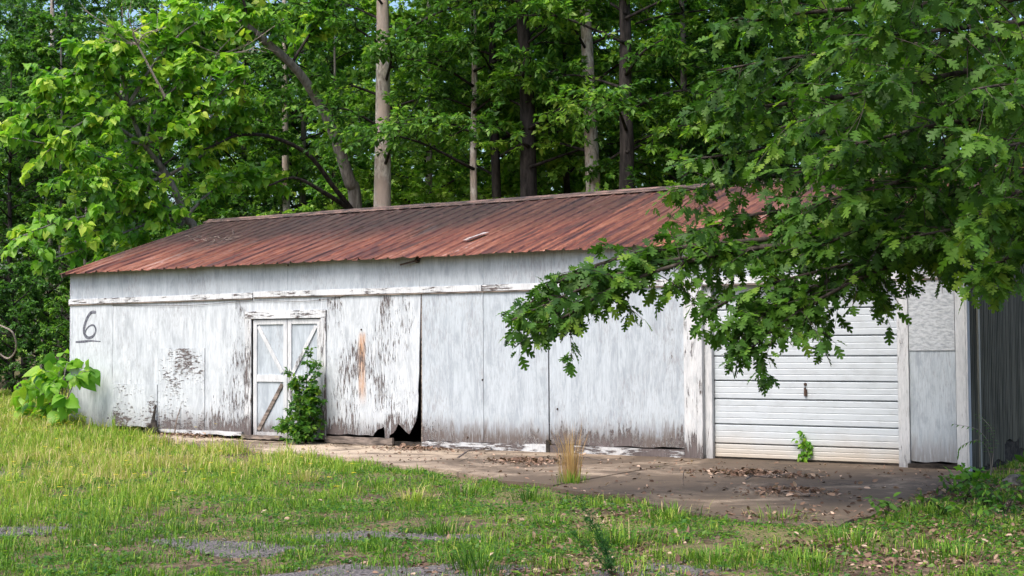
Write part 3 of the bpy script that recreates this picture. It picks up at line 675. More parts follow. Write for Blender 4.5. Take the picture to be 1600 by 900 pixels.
# ------------------------------------------------------------------ FOREST TREES
def variant(seed, H, h_lo, spread, n_limb, n_sub, nleaf, size, tm, tint, rise=.25):
    rng = np.random.default_rng(seed); L = Leaves(); W = MB()
    for j in range(n_limb):
        u = (j+rng.random())/n_limb; z = h_lo+(H*.97-h_lo)*u**.9
        a = j*2.399+rng.normal()*.3; ln = spread*(1-.72*u)*(.7+.5*rng.random()) if u > .15 else spread*(.55+.5*rng.random())
        dr = np.array([math.cos(a), math.sin(a), 0]); k = rise*(1+u)
        pts = [np.array([0, 0, z]), np.array([0, 0, z])+dr*ln*.4+np.array([0, 0, ln*k*.55]), np.array([0, 0, z])+dr*ln*.75+np.array([0, 0, ln*k*.75])+rng.normal(size=3)*.15, np.array([0, 0, z])+dr*ln+np.array([0, 0, ln*k*.7])+rng.normal(size=3)*.2]
        limb_grow(L, W, pts, .018+.028*(1-u), .006, rng, n_sub, ln*.42, nleaf, size, start=.22, tint=tint, sides=5, sub_r=.014, droop=.18, up=1.0, flat=.45)
    P, A, N, S, t = L.cat()
    k = (P[:, 2] < 12.0) | (rng.random(len(P)) < .4); P, A, N, S, t = P[k], A[k], N[k], S[k], t[k]     # thin upper crown
    return W.mesh('limbs', smooth=True), leaf_mesh('crown', tm, P, A, N, S, t)
VAR = {
 'maple': variant(1, 15, 2.8, 4.5, 38, 15, 40, .185, T_MAPLE, .50),
 'maple2': variant(2, 13, 2.2, 4.1, 36, 14, 40, .185, T_MAPLE, .45),
 'tall': variant(3, 19, 6.0, 4.2, 36, 13, 40, .175, T_SIMPLE, .45),
 'low': variant(4, 9, .9, 3.3, 34, 11, 36, .18, T_MAPLE, .52),
 'bush': variant(5, 3.6, .15, 1.9, 22, 8, 30, .13, T_SIMPLE, .45, .35),
 'fine': variant(6, 11, 1.6, 3.5, 34, 12, 40, .15, T_SIMPLE, .55),
}
_dat = {}
def tree(name, label, base, r, bark, var, leafm, s=1.0, rot=0.0, lean=(0, 0), H=None, group=None, cat='tree', seed=0):
    rng = np.random.default_rng(seed+int(abs(base[0]*100)))
    t = thing(name, label, cat, base, group); t.rotation_euler = (lean[0], lean[1], 0)
    limbs, crown = VAR[var]
    Hh = H or {'maple': 15, 'maple2': 13, 'tall': 19, 'low': 9, 'bush': 3.4, 'fine': 11}[var]*s
    n = 14; zz = np.linspace(-.3, Hh, n); P = np.stack([.05*np.cumsum(rng.normal(size=n))*r*3, .05*np.cumsum(rng.normal(size=n))*r*3, zz], 1)
    m = MB(); m.tube(P, r*(1.0-.82*np.linspace(0, 1, n)**1.2)*(1+.35*np.exp(-np.maximum(zz, 0)/.6)), 12); m.build('trunk', M[bark], t, smooth=True)
    for nm, me, mt in (('limbs', limbs, M['bark_dark']), ('crown', crown, M[leafm])):
        key = (var, nm, mt.name)
        if key not in _dat: c = me.copy(); c.materials.clear(); c.materials.append(mt); _dat[key] = c
        o = link(nm, _dat[key], None, t); o.scale = (s, s, s); o.rotation_euler = (0, 0, rot)
    return t
def base_at(px, Y):
    q = on_y(px, 560, Y); return (float(q[0]), Y, float(ground_z(q[0], Y)))
def wpx(px, Y, wp): q = on_y(px, 560, Y); return wp/2*((q-CAM)@FW)/F_PX
NAMED = [
 (598, 9.6, 31, 'bark_pale', 'tall', 'forest1', (0, .012), 'thick pale grey trunk rising just behind the ridge, left of centre'),
 (832, 10.6, 31, 'bark_dark', 'tall', 'forest1', (0, -.01), 'thick dark-barked tree behind the middle of the roof'),
 (779, 12, 17, 'bark_dark', 'tall', 'forest1', (0, .0), 'slim dark trunk just left of the thick dark-barked tree'),
 (742, 11.2, 13, 'bark_pale', 'tall', 'forest1', (0, 0), 'slender pale trunk between thick grey trunk and dark trunks'),
 (936, 11.2, 27, 'bark_pale', 'tall', 'forest3', (0, -.03), 'blotchy pale trunk between two dark trunks right of centre'),
 (982, 10.2, 27, 'bark_dark', 'tall', 'forest1', (0, .0), 'straight dark trunk nearest the right end of the ridge'),
 (1440, 12, 40, 'bark_dark', 'maple', 'forest1', (0, 0), 'broad dark trunk glimpsed through oak leaves at upper right'),
 (1232, 14, 22, 'bark_dark', 'maple2', 'forest2', (0, 0), 'dark forest trunk hidden behind the middle of the oak foliage'),
 (72, 17, 16, 'bark_pale', 'tall', 'forest2', (0, .02), 'pale grey trunk in the top left corner of the wood'),
 (108, 19, 12, 'bark_grey', 'maple', 'forest2', (0, -.03), 'grey forked-looking trunk right of the pale corner trunk'),
 (187, 20, 9, 'bark_pale', 'tall', 'forest1', (0, 0), 'thin whitish trunk above the heart-leaved tree'),
 (160, 22, 7, 'bark_dark', 'maple2', 'forest1', (0, 0), 'thin black trunk beside the thin whitish trunk'),
 (455, 15, 14, 'bark_pale', 'tall', 'forest1', (0, 0), 'pale trunk behind the leaning grey trunk'),
 (375, 17, 12, 'bark_grey', 'maple', 'forest2', (0, .02), 'grey trunk half hidden above the left end of the roof'),
]
for i, (px, Y, wp, bark, var, lm, lean, lab) in enumerate(NAMED):
    tree('forest_tree', lab, base_at(px, Y), wpx(px, Y, wp)*1.12, bark, var, lm, 1.0+.12*math.sin(i*3.1), i*1.7, lean, H=17 if var == 'tall' else None, seed=i)
FILL = [(-40, 16, 'maple', 'forest2', 1.05, 'dark green tree cut by the left frame edge'), (95, 14.5, 'maple2', 'forest1', 1.0, 'green tree in front of the two left trunks'), (40, 20, 'maple', 'forest1', 1.1, 'green tree filling the top left corner'),(-120, 12, 'low', 'forest2', 1.0, 'low tree beyond the bushes, just outside the left edge'), (15, 13, 'fine', 'forest2', 1.0, 'small-leaved tree at the far left behind the dark bushes'), (60, 24, 'maple', 'forest2', 1.0, 'deep wood tree behind the pale corner trunk'),
 (250, 14, 'maple2', 'forest1', 1.0, 'green tree right behind the heart-leaved tree'), (330, 24, 'maple', 'forest1', 1.1, 'tall green tree behind the top of heart-leaved tree'), (430, 23, 'fine', 'forest3', 1.0, 'pale green small-leaved tree left of the leaning trunk'), (520, 15, 'maple2', 'forest1', 1.0, 'green tree between leaning trunk and thick pale trunk'), (540, 26, 'maple', 'forest3', 1.1, 'pale green tree deep behind the thick pale trunk'),
 (668, 14, 'maple', 'forest3', .95, 'leafy green tree just right of the thick pale trunk'), (690, 20, 'low', 'forest3', 1.25, 'low pale green tree in the gap right of thick pale trunk'), (720, 30, 'maple2', 'forest3', 1.2, 'pale green tree deep behind the slender pale trunk'), (885, 14, 'low', 'forest3', 1.2, 'low leafy tree between thick dark and blotchy pale trunks'), (860, 26, 'maple', 'forest3', 1.1, 'pale green tree deep behind the thick dark trunk'),
 (1020, 18, 'maple2', 'forest3', 1.0, 'pale green tree right of the straight dark trunk'), (1075, 13, 'maple', 'forest1', .9, 'green tree where the roof meets the oak leaves'), (1120, 27, 'maple', 'forest3', 1.0, 'pale green tree deep behind the oak tips'), (1330, 16, 'maple2', 'forest1', 1.0, 'green tree behind the thick of the oak foliage'), (1560, 15, 'maple', 'forest2', 1.0, 'dark green tree behind the oak in top right corner'),
 (130, 12, 'low', 'forest1', .9, 'low green tree just behind the left shed gable'), (800, 16, 'maple2', 'forest3', .95, 'leafy tree showing between the slim and thick dark trunks'), (470, 18, 'maple', 'forest3', 1.1, 'broad green tree behind the bend of the leaning trunk'), (170, 27, 'tall', 'forest1', 1.1, 'tall tree deep in the wood above the heart leaves'), (20, 30, 'tall', 'forest1', 1.1, 'tall tree deep in the top left corner'), (290, 32, 'tall', 'forest3', 1.1, 'tall pale green tree deep in the wood, upper left'), (930, 20, 'maple', 'forest1', 1.1, 'tall green tree behind the blotchy pale trunk'), (1180, 18, 'maple', 'forest1', 1.0, 'green tree behind the upper left oak leaves')]
for i, (px, Y, var, lm, s, lab) in enumerate(FILL):
    tree('forest_tree', lab, base_at(px, Y), .09+.03*(i % 3), ['bark_dark', 'bark_grey'][i % 2], var, lm, s, i*2.3, (0, 0), group='trees massed in the background wood', seed=50+i)
for i, (px, Y, s, lm, lab) in enumerate([(20, 9, 1.0, 'forest2', 'dark bush at the far left edge beyond the grass'), (75, 10.5, 1.15, 'forest2', 'dark bush in the shade just left of the shed'), (-60, 7.5, 1.1, 'forest2', 'dark bush partly cut off by the left frame edge'), (110, 8.5, .8, 'forest1', 'low green bush tucked behind the left shed corner')]):
    tree('bush', lab, base_at(px, Y), .04, 'bark_dark', 'bush', lm, s, i, cat='bush', seed=90+i)

# far wood that closes the view
rng = np.random.default_rng(21); L = Leaves()
nC = 2600; cy = 34+38*rng.random(nC); cpx = -500+2700*rng.random(nC)
for j in range(nC):
    q = on_y(cpx[j], 560, cy[j]); zc = ground_z(q[0], cy[j])+.3+25*rng.random()**1.15
    n = 46; p = np.array([q[0], cy[j], zc])+rng.normal(size=(n, 3))*np.array([1.5, 1.5, .55])
    L.add(p, unit(rng.normal(size=(n, 3))*np.array([1, 1, .5])-np.array([0, 0, .2])), np.array([0, 0, .9])+rng.normal(size=(n, 3))*.45, .34*(.6+.7*rng.random(n)), .45+.2*rng.normal()+.15*rng.normal(size=n))
P, A, N, S, t = L.cat(); o = link('far_wood_foliage', leaf_mesh('far_wood_foliage', T_SIMPLE, P, A, N, S, t), M['forest3']); tag(o, 'mass of green foliage deep in the wood', 'foliage', kind='stuff')

# ------------------------------------------------------------------ HEART-LEAVED TREE (left) and the leaning trunk
def img_pts(lst): return [at(*q) for q in lst]
rng = np.random.default_rng(31); L = Leaves(); W = MB()
cb = at(312, 560, 35.5); cb[2] = float(ground_z(cb[0], cb[1]))
tr_pts = [cb, at(306, 380, 35.4), at(290, 340, 35.2), at(262, 275, 34.8), at(225, 225, 34.3), at(200, 165, 34)]
m = MB(); Pt = bez(tr_pts, 24); m.tube(Pt, np.linspace(.13, .045, len(Pt)), 9)
ct = thing('heart_leaved_tree', 'bright green tree with large heart-shaped leaves beside the shed', 'tree', tuple(cb))
link('trunk', m.mesh('trunk', cb, True), M['bark_grey'], ct)
CL = [[(290, 340, 35.2), (200, 330, 34), (100, 345, 32.5), (20, 375, 31.5)], [(290, 340, 35.2), (230, 350, 34.5), (140, 385, 33), (60, 410, 32)], [(262, 275, 34.8), (190, 255, 34), (100, 230, 33), (15, 215, 32.2)],
 [(225, 225, 34.3), (150, 180, 33.5), (80, 160, 33), (30, 190, 32.5)], [(200, 165, 34), (160, 125, 33.6), (120, 115, 33.2), (90, 130, 33)], [(225, 225, 34.3), (250, 160, 34), (300, 120, 34), (350, 95, 34)], [(262, 275, 34.8), (320, 240, 35), (360, 200, 35), (390, 175, 35)],
 [(290, 340, 35.2), (330, 300, 35.5), (380, 280, 36), (440, 290, 36.5)], [(200, 165, 34), (240, 100, 34), (280, 55, 34), (330, 20, 34)], [(200, 165, 34), (190, 110, 33.6), (175, 90, 33.4), (150, 80, 33)],
 [(262, 275, 34.8), (200, 290, 34), (150, 280, 33.2), (90, 285, 32.5)], [(290, 340, 35.2), (250, 320, 34.4), (210, 310, 34), (160, 320, 33.5)], [(225, 225, 34.3), (170, 215, 33.5), (130, 190, 33), (60, 250, 32.5)], [(290, 340, 35.2), (270, 370, 35), (220, 385, 34.4), (170, 400, 34)], [(200, 165, 34), (260, 135, 34.5), (330, 60, 35), (400, 20, 35)], [(225, 225, 34.3), (290, 200, 34), (330, 160, 33.8), (380, 110, 33.8)]]
for j, l in enumerate(CL):
    limb_grow(L, W, img_pts(l), .05, .012, rng, 20, 1.1, 19, .225, start=.15, tint=.58, sub_r=.012, droop=.10, up=.9, flat=.55, hang=.45, upb=.35, tvar=.13, tip=.30)
# pale new growth at the shoot tips
P, A, N, S, t = L.cat()
t = np.clip(t, 0, 1)
link('limbs', W.mesh('limbs', cb, True), M['bark_grey'], ct)
u, v, z = px_of(P); order = np.argsort(z+np.where((u < 0) | (u > 560) | (v < 0) | (v > 430), 50, 0)); sel = order[::2][:300]; rest = np.setdiff1d(np.arange(len(P)), sel)
o = link('foliage', leaf_mesh('foliage', T_HEART, P[rest], A[rest], N[rest], S[rest], t[rest], cb), M['catalpa'], ct); tag(o, kind='stuff')
single_leaves(T_HEART, 'leaf', M['catalpa'], ct, cb, P[sel], A[sel], N[sel], S[sel], t[sel])

lb = at(563, 560, 37.5); lb[2] = float(ground_z(lb[0], lb[1]))
lt = thing('leaning_tree', 'bare grey trunk leaning left behind the shed with long curving limbs', 'tree', tuple(lb))
L = Leaves(); W = MB(); rng = np.random.default_rng(33)
m = MB(); Pt = bez([lb, at(556, 330, 37.5), at(545, 280, 37.3), at(520, 205, 37), at(492, 150, 36.6), at(455, 100, 36), at(385, 40, 35.2)], 30); m.tube(Pt, np.linspace(.20, .09, len(Pt)), 10); link('trunk', m.mesh('trunk', lb, True), M['bark_grey'], lt)
for l in [[(556, 335, 37.5), (520, 290, 36.8), (480, 240, 36.2), (420, 213, 35.6), (370, 212, 35), (340, 225, 34.6), (290, 245, 34.4)], [(552, 330, 37.5), (505, 300, 36.5), (460, 278, 36), (420, 290, 35.6)]]:
    W.tube(bez(img_pts(l), 24), np.linspace(.075, .02, len(bez(img_pts(l), 24))), 7)
for l in [[(385, 40, 35.2), (330, 30, 35), (270, 40, 34.6), (220, 60, 34.4)], [(430, 80, 35.8), (400, 60, 35.4), (350, 80, 35), (310, 65, 34.8)], [(455, 100, 36), (480, 60, 36), (500, 30, 36), (520, -10, 36)], [(385, 40, 35.2), (380, 0, 35), (350, -40, 35), (330, -80, 35)], [(370, 212, 35), (340, 200, 34.8), (300, 190, 34.6), (270, 205, 34.5)]]:
    limb_grow(L, W, img_pts(l), .05, .012, rng, 17, 1.0, 19, .22, start=.12, tint=.62, sub_r=.012, droop=.10, up=.9, flat=.55, hang=.45, upb=.35, tvar=.15, tip=.30)
link('limbs', W.mesh('limbs', lb, True), M['bark_dark'], lt)
P, A, N, S, t = L.cat(); o = link('foliage', leaf_mesh('foliage', T_HEART, P, A, N, S, t, lb), M['catalpa'], lt); tag(o, kind='stuff')
# dead twiggy branches among them
for i, (base, ends, lab) in enumerate([((215, 70, 33.5), [(125, 12, 33), (165, 30, 33), (150, 55, 33), (205, 10, 33), (260, 42, 33.5), (235, 35, 33)], 'bare dead twigs spreading in front of the thin trunks, upper left'), ((345, 85, 34.5), [(300, 48, 34), (410, 65, 34.5), (430, 40, 34.5), (380, 40, 34.5)], 'bare dead branch crossing above the heart-leaved tree'), ((-10, 545, 29.5), [(12, 560, 29.5), (25, 545, 29.2), (20, 520, 29), (0, 508, 29)], 'looping bare vine at the left frame edge')]):
    b0 = at(*base); m = MB()
    if i == 2: m.tube(bez([b0]+img_pts(ends), 24), [.018]*len(bez([b0]+img_pts(ends), 24)), 6)
    else:
        gb = b0.copy(); gb = gb+np.array([.3, .6, -1.2]); m.tube(bez([gb, b0+np.array([.1, .2, -.4]), b0], 8), np.linspace(.035, .022, len(bez([gb, gb+.1, b0], 8))), 6)
        for e in ends:
            e3 = at(*e); mid = (b0+e3)/2+rng.normal(size=3)*.12; c = bez([b0, mid, e3], 10); m.tube(c, np.linspace(.02, .006, len(c)), 5)
            for k in range(4):
                s0 = c[3+2*(k % 4) if 3+2*(k % 4) < len(c) else -1]; d = unit(e3-b0+rng.normal(size=3)*.9)*(.3+.3*rng.random()); m.tube([s0, s0+d*.5+rng.normal(size=3)*.03, s0+d], [.008, .006, .003], 4)
    tag(m.build('dead_branch', M['deadtwig'], None, tuple(b0)), lab, 'branch')

# ------------------------------------------------------------------ OAK (right, nearest)
rng = np.random.default_rng(41); L = Leaves(); W = MB()
ob = np.array([20.4, -.9, 0.0]); ob[2] = float(ground_z(ob[0], ob[1]))-.05
oak = thing('oak_tree', 'large oak hanging its lobed leaves over the garage end of shed', 'tree', tuple(ob))
m = MB(); Pt = bez([ob-np.array([0, 0, .3]), ob+np.array([-.05, -.1, 2]), ob+np.array([-.1, -.3, 4.2]), ob+np.array([-.2, -.7, 7]), ob+np.array([.1, -.8, 10]), ob+np.array([.3, -.6, 13])], 26)
m.tube(Pt, np.linspace(.30, .06, len(Pt))*(1+.5*np.exp(-np.linspace(0, 13, len(Pt))/.7)), 14); link('trunk', m.mesh('trunk', ob, True), M['bark_oak'], oak)
def T_at(z): return Pt[np.argmin(np.abs(Pt[:, 2]-z))]
OL = [ # attachment height on the trunk, then image points with distance
 (3.1, [(1560, 350, 16), (1300, 375, 15.6), (1120, 398, 15.4), (980, 440, 15.2), (890, 490, 15.1), (840, 520, 15.1)], .05, 30), (3.2, [(1560, 340, 16.2), (1300, 365, 15.8), (1050, 388, 15.6), (930, 415, 15.5), (850, 455, 15.4), (790, 512, 15.3)], .05, 36),
 (3.0, [(1520, 370, 15.2), (1330, 412, 14.8), (1190, 448, 14.6), (1105, 486, 14.5)], .04, 24), (3.0, [(1540, 370, 15), (1380, 420, 14.6), (1250, 485, 14.4), (1160, 555, 14.3)], .04, 24),
 (3.2, [(1560, 345, 16.3), (1330, 372, 15.8), (1120, 395, 15.5), (960, 430, 15.3), (800, 500, 15.2)], .08, 52), (3.0, [(1560, 360, 15.6), (1400, 400, 15.0), (1270, 450, 14.7), (1195, 490, 14.5), (1148, 530, 14.4)], .07, 40),
 (3.6, [(1500, 300, 16.4), (1330, 320, 16.2), (1180, 335, 16), (1040, 375, 15.9)], .06, 34), (4.0, [(1540, 250, 16.8), (1300, 262, 16.6), (1160, 285, 16.5), (1050, 300, 16.5)], .07, 26), (4.5, [(1540, 190, 16.6), (1300, 205, 16.4), (1180, 235, 16.2), (1075, 250, 16)], .07, 26), (5.0, [(1540, 110, 16.4), (1320, 150, 16.2), (1200, 165, 16), (1090, 170, 16)], .07, 26),
 (5.5, [(1560, 60, 16.2), (1380, 75, 16), (1240, 90, 15.8), (1120, 110, 15.6)], .07, 26), (6, [(1560, 0, 16), (1400, 10, 15.6), (1260, 20, 15.2), (1140, 40, 15)], .07, 26), (6.5, [(1580, -70, 15.8), (1400, -60, 15.4), (1280, -40, 15), (1180, -20, 14.6)], .07, 22),
 (3.1, [(1650, 340, 15.2), (1540, 350, 14.4), (1470, 362, 13.9), (1410, 372, 13.6)], .05, 24), (3.0, [(1680, 360, 14.6), (1620, 385, 13.8), (1570, 405, 13.3), (1535, 430, 13)], .05, 24), (3.6, [(1620, 270, 15), (1500, 270, 14.4), (1380, 290, 13.9), (1270, 320, 13.6)], .06, 28), (4.4, [(1640, 190, 14.8), (1500, 190, 14.2), (1380, 215, 13.8), (1280, 240, 13.5)], .06, 28),
 (5.0, [(1640, 100, 14.6), (1520, 110, 14), (1420, 130, 13.5), (1320, 150, 13.2)], .06, 26), (5.6, [(1660, 30, 14.4), (1540, 40, 13.8), (1440, 50, 13.3), (1350, 60, 13)], .06, 24), (6.4, [(1660, -60, 14.4), (1540, -50, 13.8), (1440, -40, 13.3), (1380, -20, 13)], .06, 20), (3.4, [(1700, 300, 14), (1640, 310, 13.2), (1590, 320, 12.6), (1530, 335, 12.2)], .05, 22), (4.2, [(1720, 200, 13.8), (1650, 210, 13), (1590, 225, 12.4), (1520, 240, 12)], .05, 22), (5.0, [(1720, 110, 13.8), (1640, 120, 13), (1580, 130, 12.4), (1520, 140, 12)], .05, 20),
 (3.1, [(1600, 330, 16.6), (1480, 330, 16.2), (1390, 335, 15.8), (1300, 345, 15.4)], .05, 26), (3.1, [(1600, 360, 16), (1500, 355, 15.2), (1430, 350, 14.8), (1360, 360, 14.4)], .05, 24), (3.4, [(1600, 310, 16.6), (1450, 320, 16.2), (1330, 340, 15.6), (1230, 380, 15.2)], .05, 26), (4, [(1600, 250, 15.5), (1480, 240, 15), (1350, 250, 14.6), (1240, 270, 14.4)], .05, 24), (4.8, [(1600, 140, 15.4), (1460, 160, 15), (1320, 170, 14.6), (1220, 200, 14.4)], .05, 24),(3.3, [(1620, 330, 15.8), (1500, 330, 15.2), (1380, 345, 14.6), (1250, 400, 14.4)], .05, 26)]
for z0, pts, r0, ns in OL:
    limb_grow(L, W, [T_at(ob[2]+z0)]+img_pts(pts), r0, .010, rng, int(ns*(1.3 if pts[-1][1] > 330 else 1.3)), .62 if pts[-1][1] > 330 else 1.0, 15, .165, start=.26, tint=.50, sub_r=.011, droop=.22, up=.85, flat=.6, hang=.30, upb=.02, tvar=.20, tip=.12)
for j in range(34):                                       # the crown goes on above and to the right of the picture
    z0 = 3.5+9*rng.random(); a = rng.uniform(-2.7, 1.4); ln = 5.2*(1-.045*z0)*(.7+.5*rng.random()); s = T_at(ob[2]+z0)
    d = np.array([math.cos(a), math.sin(a), .28]); e = s+d*ln
    uu, vv, zd = px_of(e)
    if 0 < uu < 1650 and -40 < vv < 900 and zd > 0: continue
    if e[1] > -.5 and e[2] < 5.5: continue
    limb_grow(L, W, [s, s+d*ln*.5+np.array([0, 0, .3]), e], .06, .012, rng, 22, 1.15, 14, .22, start=.25, tint=.45, sub_r=.011, droop=.2, up=.85, flat=.6, hang=.3)
P, A, N, S, t = L.cat()
link('limbs', W.mesh('limbs', ob, True), M['bark_oak'], oak)
u, v, z = px_of(P)
score = np.where((v > 385) & (u < 1420) & (u > 0), 0, 100)+z; order = np.argsort(score); sel = order[::3][:300]; rest = np.setdiff1d(np.arange(len(P)), sel)
o = link('foliage', leaf_mesh('foliage', T_OAK, P[rest], A[rest], N[rest], S[rest], t[rest], ob), M['oak'], oak); tag(o, kind='stuff')
single_leaves(T_OAK, 'leaf', M['oak'], oak, ob, P[sel], A[sel], N[sel], S[sel], t[sel])

# ------------------------------------------------------------------ PLANTS ROUND THE SHED
def plant(name, label, cat, base, stems, tm, mat, n, size, rng, tint=.5, up=.8, hang=.2, stem_r=.012, stem_mat='bark_dark', parts=False, sub=6, sublen=.35, group=None):
    base = np.array(base, float); t0 = thing(name, label, cat, tuple(base), group); L = Leaves(); W = MB()
    for st in stems:
        limb_grow(L, W, [np.array(q, float) for q in st], stem_r, stem_r*.3, rng, sub, sublen, n, size, start=.15, tint=tint, sub_r=stem_r*.45, droop=.1, up=up, flat=.7, hang=hang, tvar=.18, sides=5)
    link('stem', W.mesh('stem', base, True), M[stem_mat], t0)
    P, A, N, S, t = L.cat()
    if parts: single_leaves(tm, 'leaf', M[mat], t0, base, P[:300], A[:300], N[:300], S[:300], t[:300])
    else: tag(link('foliage', leaf_mesh('foliage', tm, P, A, N, S, t, base), M[mat], t0), kind='stuff')
    return t0
rng = np.random.default_rng(51)
b = np.array([6.28, -.26, .0])
plant('sapling', 'leafy green sapling growing up in front of barn door', 'sapling', b, [[b, b+(.02, 0, .5), b+(.03, -.02, 1.0), b+(.05, 0, 1.62)], [b, b+(-.12, -.05, .4), b+(-.2, -.06, .85), b+(-.33, -.05, 1.25)], [b, b+(.12, 0, .5), b+(.18, .0, .9), b+(.24, 0, 1.4)], [b, b+(.0, -.1, .35), b+(-.08, -.1, .7), b+(-.05, -.1, 1.1)], [b, b+(.15, -.05, .3), b+(.2, -.05, .6), b+(.18, 0, .9)], [b, b+(-.15, -.1, .15), b+(-.28, -.12, .25), b+(-.36, -.12, .36)], [b, b+(.05, -.12, .12), b+(.05, -.2, .2), b+(0, -.22, .26)], [b, b+(.05, -.06, .2), b+(.08, -.06, .45), b+(.06, -.05, .7)]], T_MAPLE, 'weed', 13, .10, rng, .52, sub=20, sublen=.26)
b = np.array([.22, -.42, .16]); hs_ = []
for a, ln, h in [(2.6, .95, .95), (2.2, .7, 1.15), (3.3, 1.0, .6), (.2, .75, 1.05), (-.3, .6, .95), (-1.2, .7, .8), (-2.2, .9, .8), (1.6, .4, 1.2), (-1.7, .5, 1.05), (3.0, .55, 1.0), (-.8, .9, .55), (2.9, 1.15, .35)]:
    d = np.array([math.cos(a), math.sin(a)*.55, 0])*ln; hs_.append([b, b+d*.3+(0, 0, h*.55), b+d*.7+(0, 0, h*.95), b+d+(0, 0, h)])
plant('sprouting_stump', 'low clump of big heart-shaped leaves at the left shed corner', 'plant', b, hs_, T_HEART, 'catalpa', 5, .31, rng, .60, up=.9, hang=.55, sub=2, sublen=.28, stem_r=.016, stem_mat='bark_grey', parts=True)
b = np.array([.72, -.5, .12]); plant('pale_weed', 'small yellowish weed standing against the white wall', 'weed', b, [[b, b+(0, 0, .18), b+(.02, 0, .36)], [b, b+(.1, 0, .15), b+(.16, 0, .24)]], T_OVAL, 'paleweed', 6, .075, rng, .6, sub=6, sublen=.12, stem_r=.006)
b = np.array([15.05, .02, -.02]); vine = [[b, b+(.03, .06, .15), b+(-.02, .07, .3), b+(.01, .07, .43)], [b, b+(.08, .04, .1), b+(.1, .07, .2)], [b, b+(.05, .05, .2), b+(.07, .07, .33)]]
plant('climbing_vine', 'bright green vine climbing the garage door', 'vine', b, vine, T_HEART, 'catalpa', 3, .085, rng, .68, up=.2, hang=.6, sub=6, sublen=.07, stem_r=.005, parts=True)
b = np.array([17.75, -.35, -.1])
def frond_plant(name, label, base, fronds, rng, size=.10, mat='weed'):
    base = np.array(base, float); t0 = thing(name, label, 'plant', tuple(base))
    for fr in fronds:
        P = bez([base+np.array(q) for q in fr], 16); W = MB(); W.tube(P, np.linspace(.007, .002, len(P)), 5); L = Leaves(); T = unit(np.gradient(P, axis=0)); n = len(P)
        f = link('frond', W.mesh('frond', base, True), M['bark_grey'], t0)
        for i in range(n//3, n):
            sd = unit(np.cross(T[i], [0, 0, 1]))
            for s in (-1, 1): L.add(P[i], unit(sd*s+T[i]*.35+np.array([0, 0, -.15])), np.array([0, 0, 1.])+rng.normal(size=3)*.15, size*(1.1-.6*abs(i-n*.6)/n), .4+.2*rng.random())
        q = L.cat(); link('leaflets', leaf_mesh('leaflets', T_SLIM, *q, base), M[mat], f)
frond_plant('feathery_weed', 'feathery fronds arching beside the right corner board', b, [[(0, 0, 0), (.02, .02, .35), (-.12, -.05, .62), (-.42, -.1, .70)], [(0, 0, 0), (.0, 0, .3), (-.1, -.1, .5), (-.32, -.15, .42), (-.36, -.16, .30)], [(0, 0, 0), (.05, 0, .4), (.02, 0, .65), (-.15, .05, .82)]], rng)
b = np.array([17.72, -1.2, -.14]); plant('broad_leaf_weed', 'pale broad-leaved weed at the corner of the concrete', 'weed', b, [[b, b+(-.03, 0, .1), b+(-.06, 0, .24)], [b, b+(.08, 0, .1), b+(.13, 0, .2)], [b, b+(-.12, -.05, .08), b+(-.18, -.05, .12)]], T_MAPLE, 'catalpa', 4, .15, rng, .42, sub=3, sublen=.1, stem_r=.006, parts=True)
b = np.array([18.62, -.9, -.15]); plant('glossy_bush', 'glossy dark bush cut off by the right frame edge', 'bush', b, [[b, b+(-.05, 0, .3), b+(-.12, 0, .6)], [b, b+(.1, -.1, .3), b+(.1, -.15, .7)], [b, b+(.2, 0, .3), b+(.35, 0, .65)], [b, b+(-.2, -.1, .2), b+(-.3, -.1, .35)]], T_OVAL, 'oak', 6, .14, rng, .6, sub=8, sublen=.22)
k = 0
for (x, y, h, n, lab) in [(18.25, -2.6, .22, 5, 'dark weed among twigs nearest the stone, lower right'), (18.5, -3.6, .25, 6, 'dark leafy weed by the right frame edge on leaf litter'), (18.35, -4.7, .2, 5, 'low dark weed right of the apron corner'), (18.9, -5.6, .22, 5, 'low leafy weed at lower right in thin grass'), (17.85, -2.3, .18, 4, 'small weed on the apron edge below the feathery fronds'), (18.7, -2.2, .3, 7, 'dark leafy weed just below the glossy bush'), (18.2, -3.3, .22, 6, 'dark weed between apron edge and the twigs'), (18.9, -4.4, .28, 7, 'large dark weed near the right frame edge'), (18.0, -5.3, .2, 5, 'dark weed at the front right corner of the apron')]:
    b = np.array([x, y, float(ground_z(x, y))]); sts = []
    for q in range(n): a = q*2.4+k; sts.append([b, b+(.06*math.cos(a), .06*math.sin(a), h*.6), b+(.2*math.cos(a), .2*math.sin(a), h)])
    plant('broad_leaf_weed', lab, 'weed', b, sts, T_OVAL, 'oak' if k % 2 == 0 else 'weed', 3, .085, rng, .55, sub=2, sublen=.09, stem_r=.005); k += 1
# stone and rotten stick
bm = bmesh.new(); bmesh.ops.create_icosphere(bm, subdivisions=3, radius=1.0)
for v_ in bm.verts:
    f = 1+.28*(float(fnoise(v_.co.x*1.5+5, v_.co.y*1.5+v_.co.z*2, 1.2, 2.))-.5)*2; v_.co = Vector((v_.co.x*.19*f, v_.co.y*.16*f, v_.co.z*.11*f))
me = bpy.data.meshes.new('stone'); bm.to_mesh(me); bm.free()
tag(link('stone', me, M['stone'], loc=(18.2, -.75, -.10)), 'pale mossy stone lying at the foot of the dark side wall', 'stone')
m = MB(); m.tube([(2.40, -.12, .08), (2.42, -.10, .30), (2.43, -.04, .58)], [.05, .032, .012], 7); m.tube([(2.55, -.16, .06), (2.50, -.14, .2), (2.44, -.1, .34)], [.07, .05, .02], 7); m.tube([(2.3, -.18, .06), (2.36, -.13, .17), (2.42, -.1, .25)], [.06, .045, .02], 7)
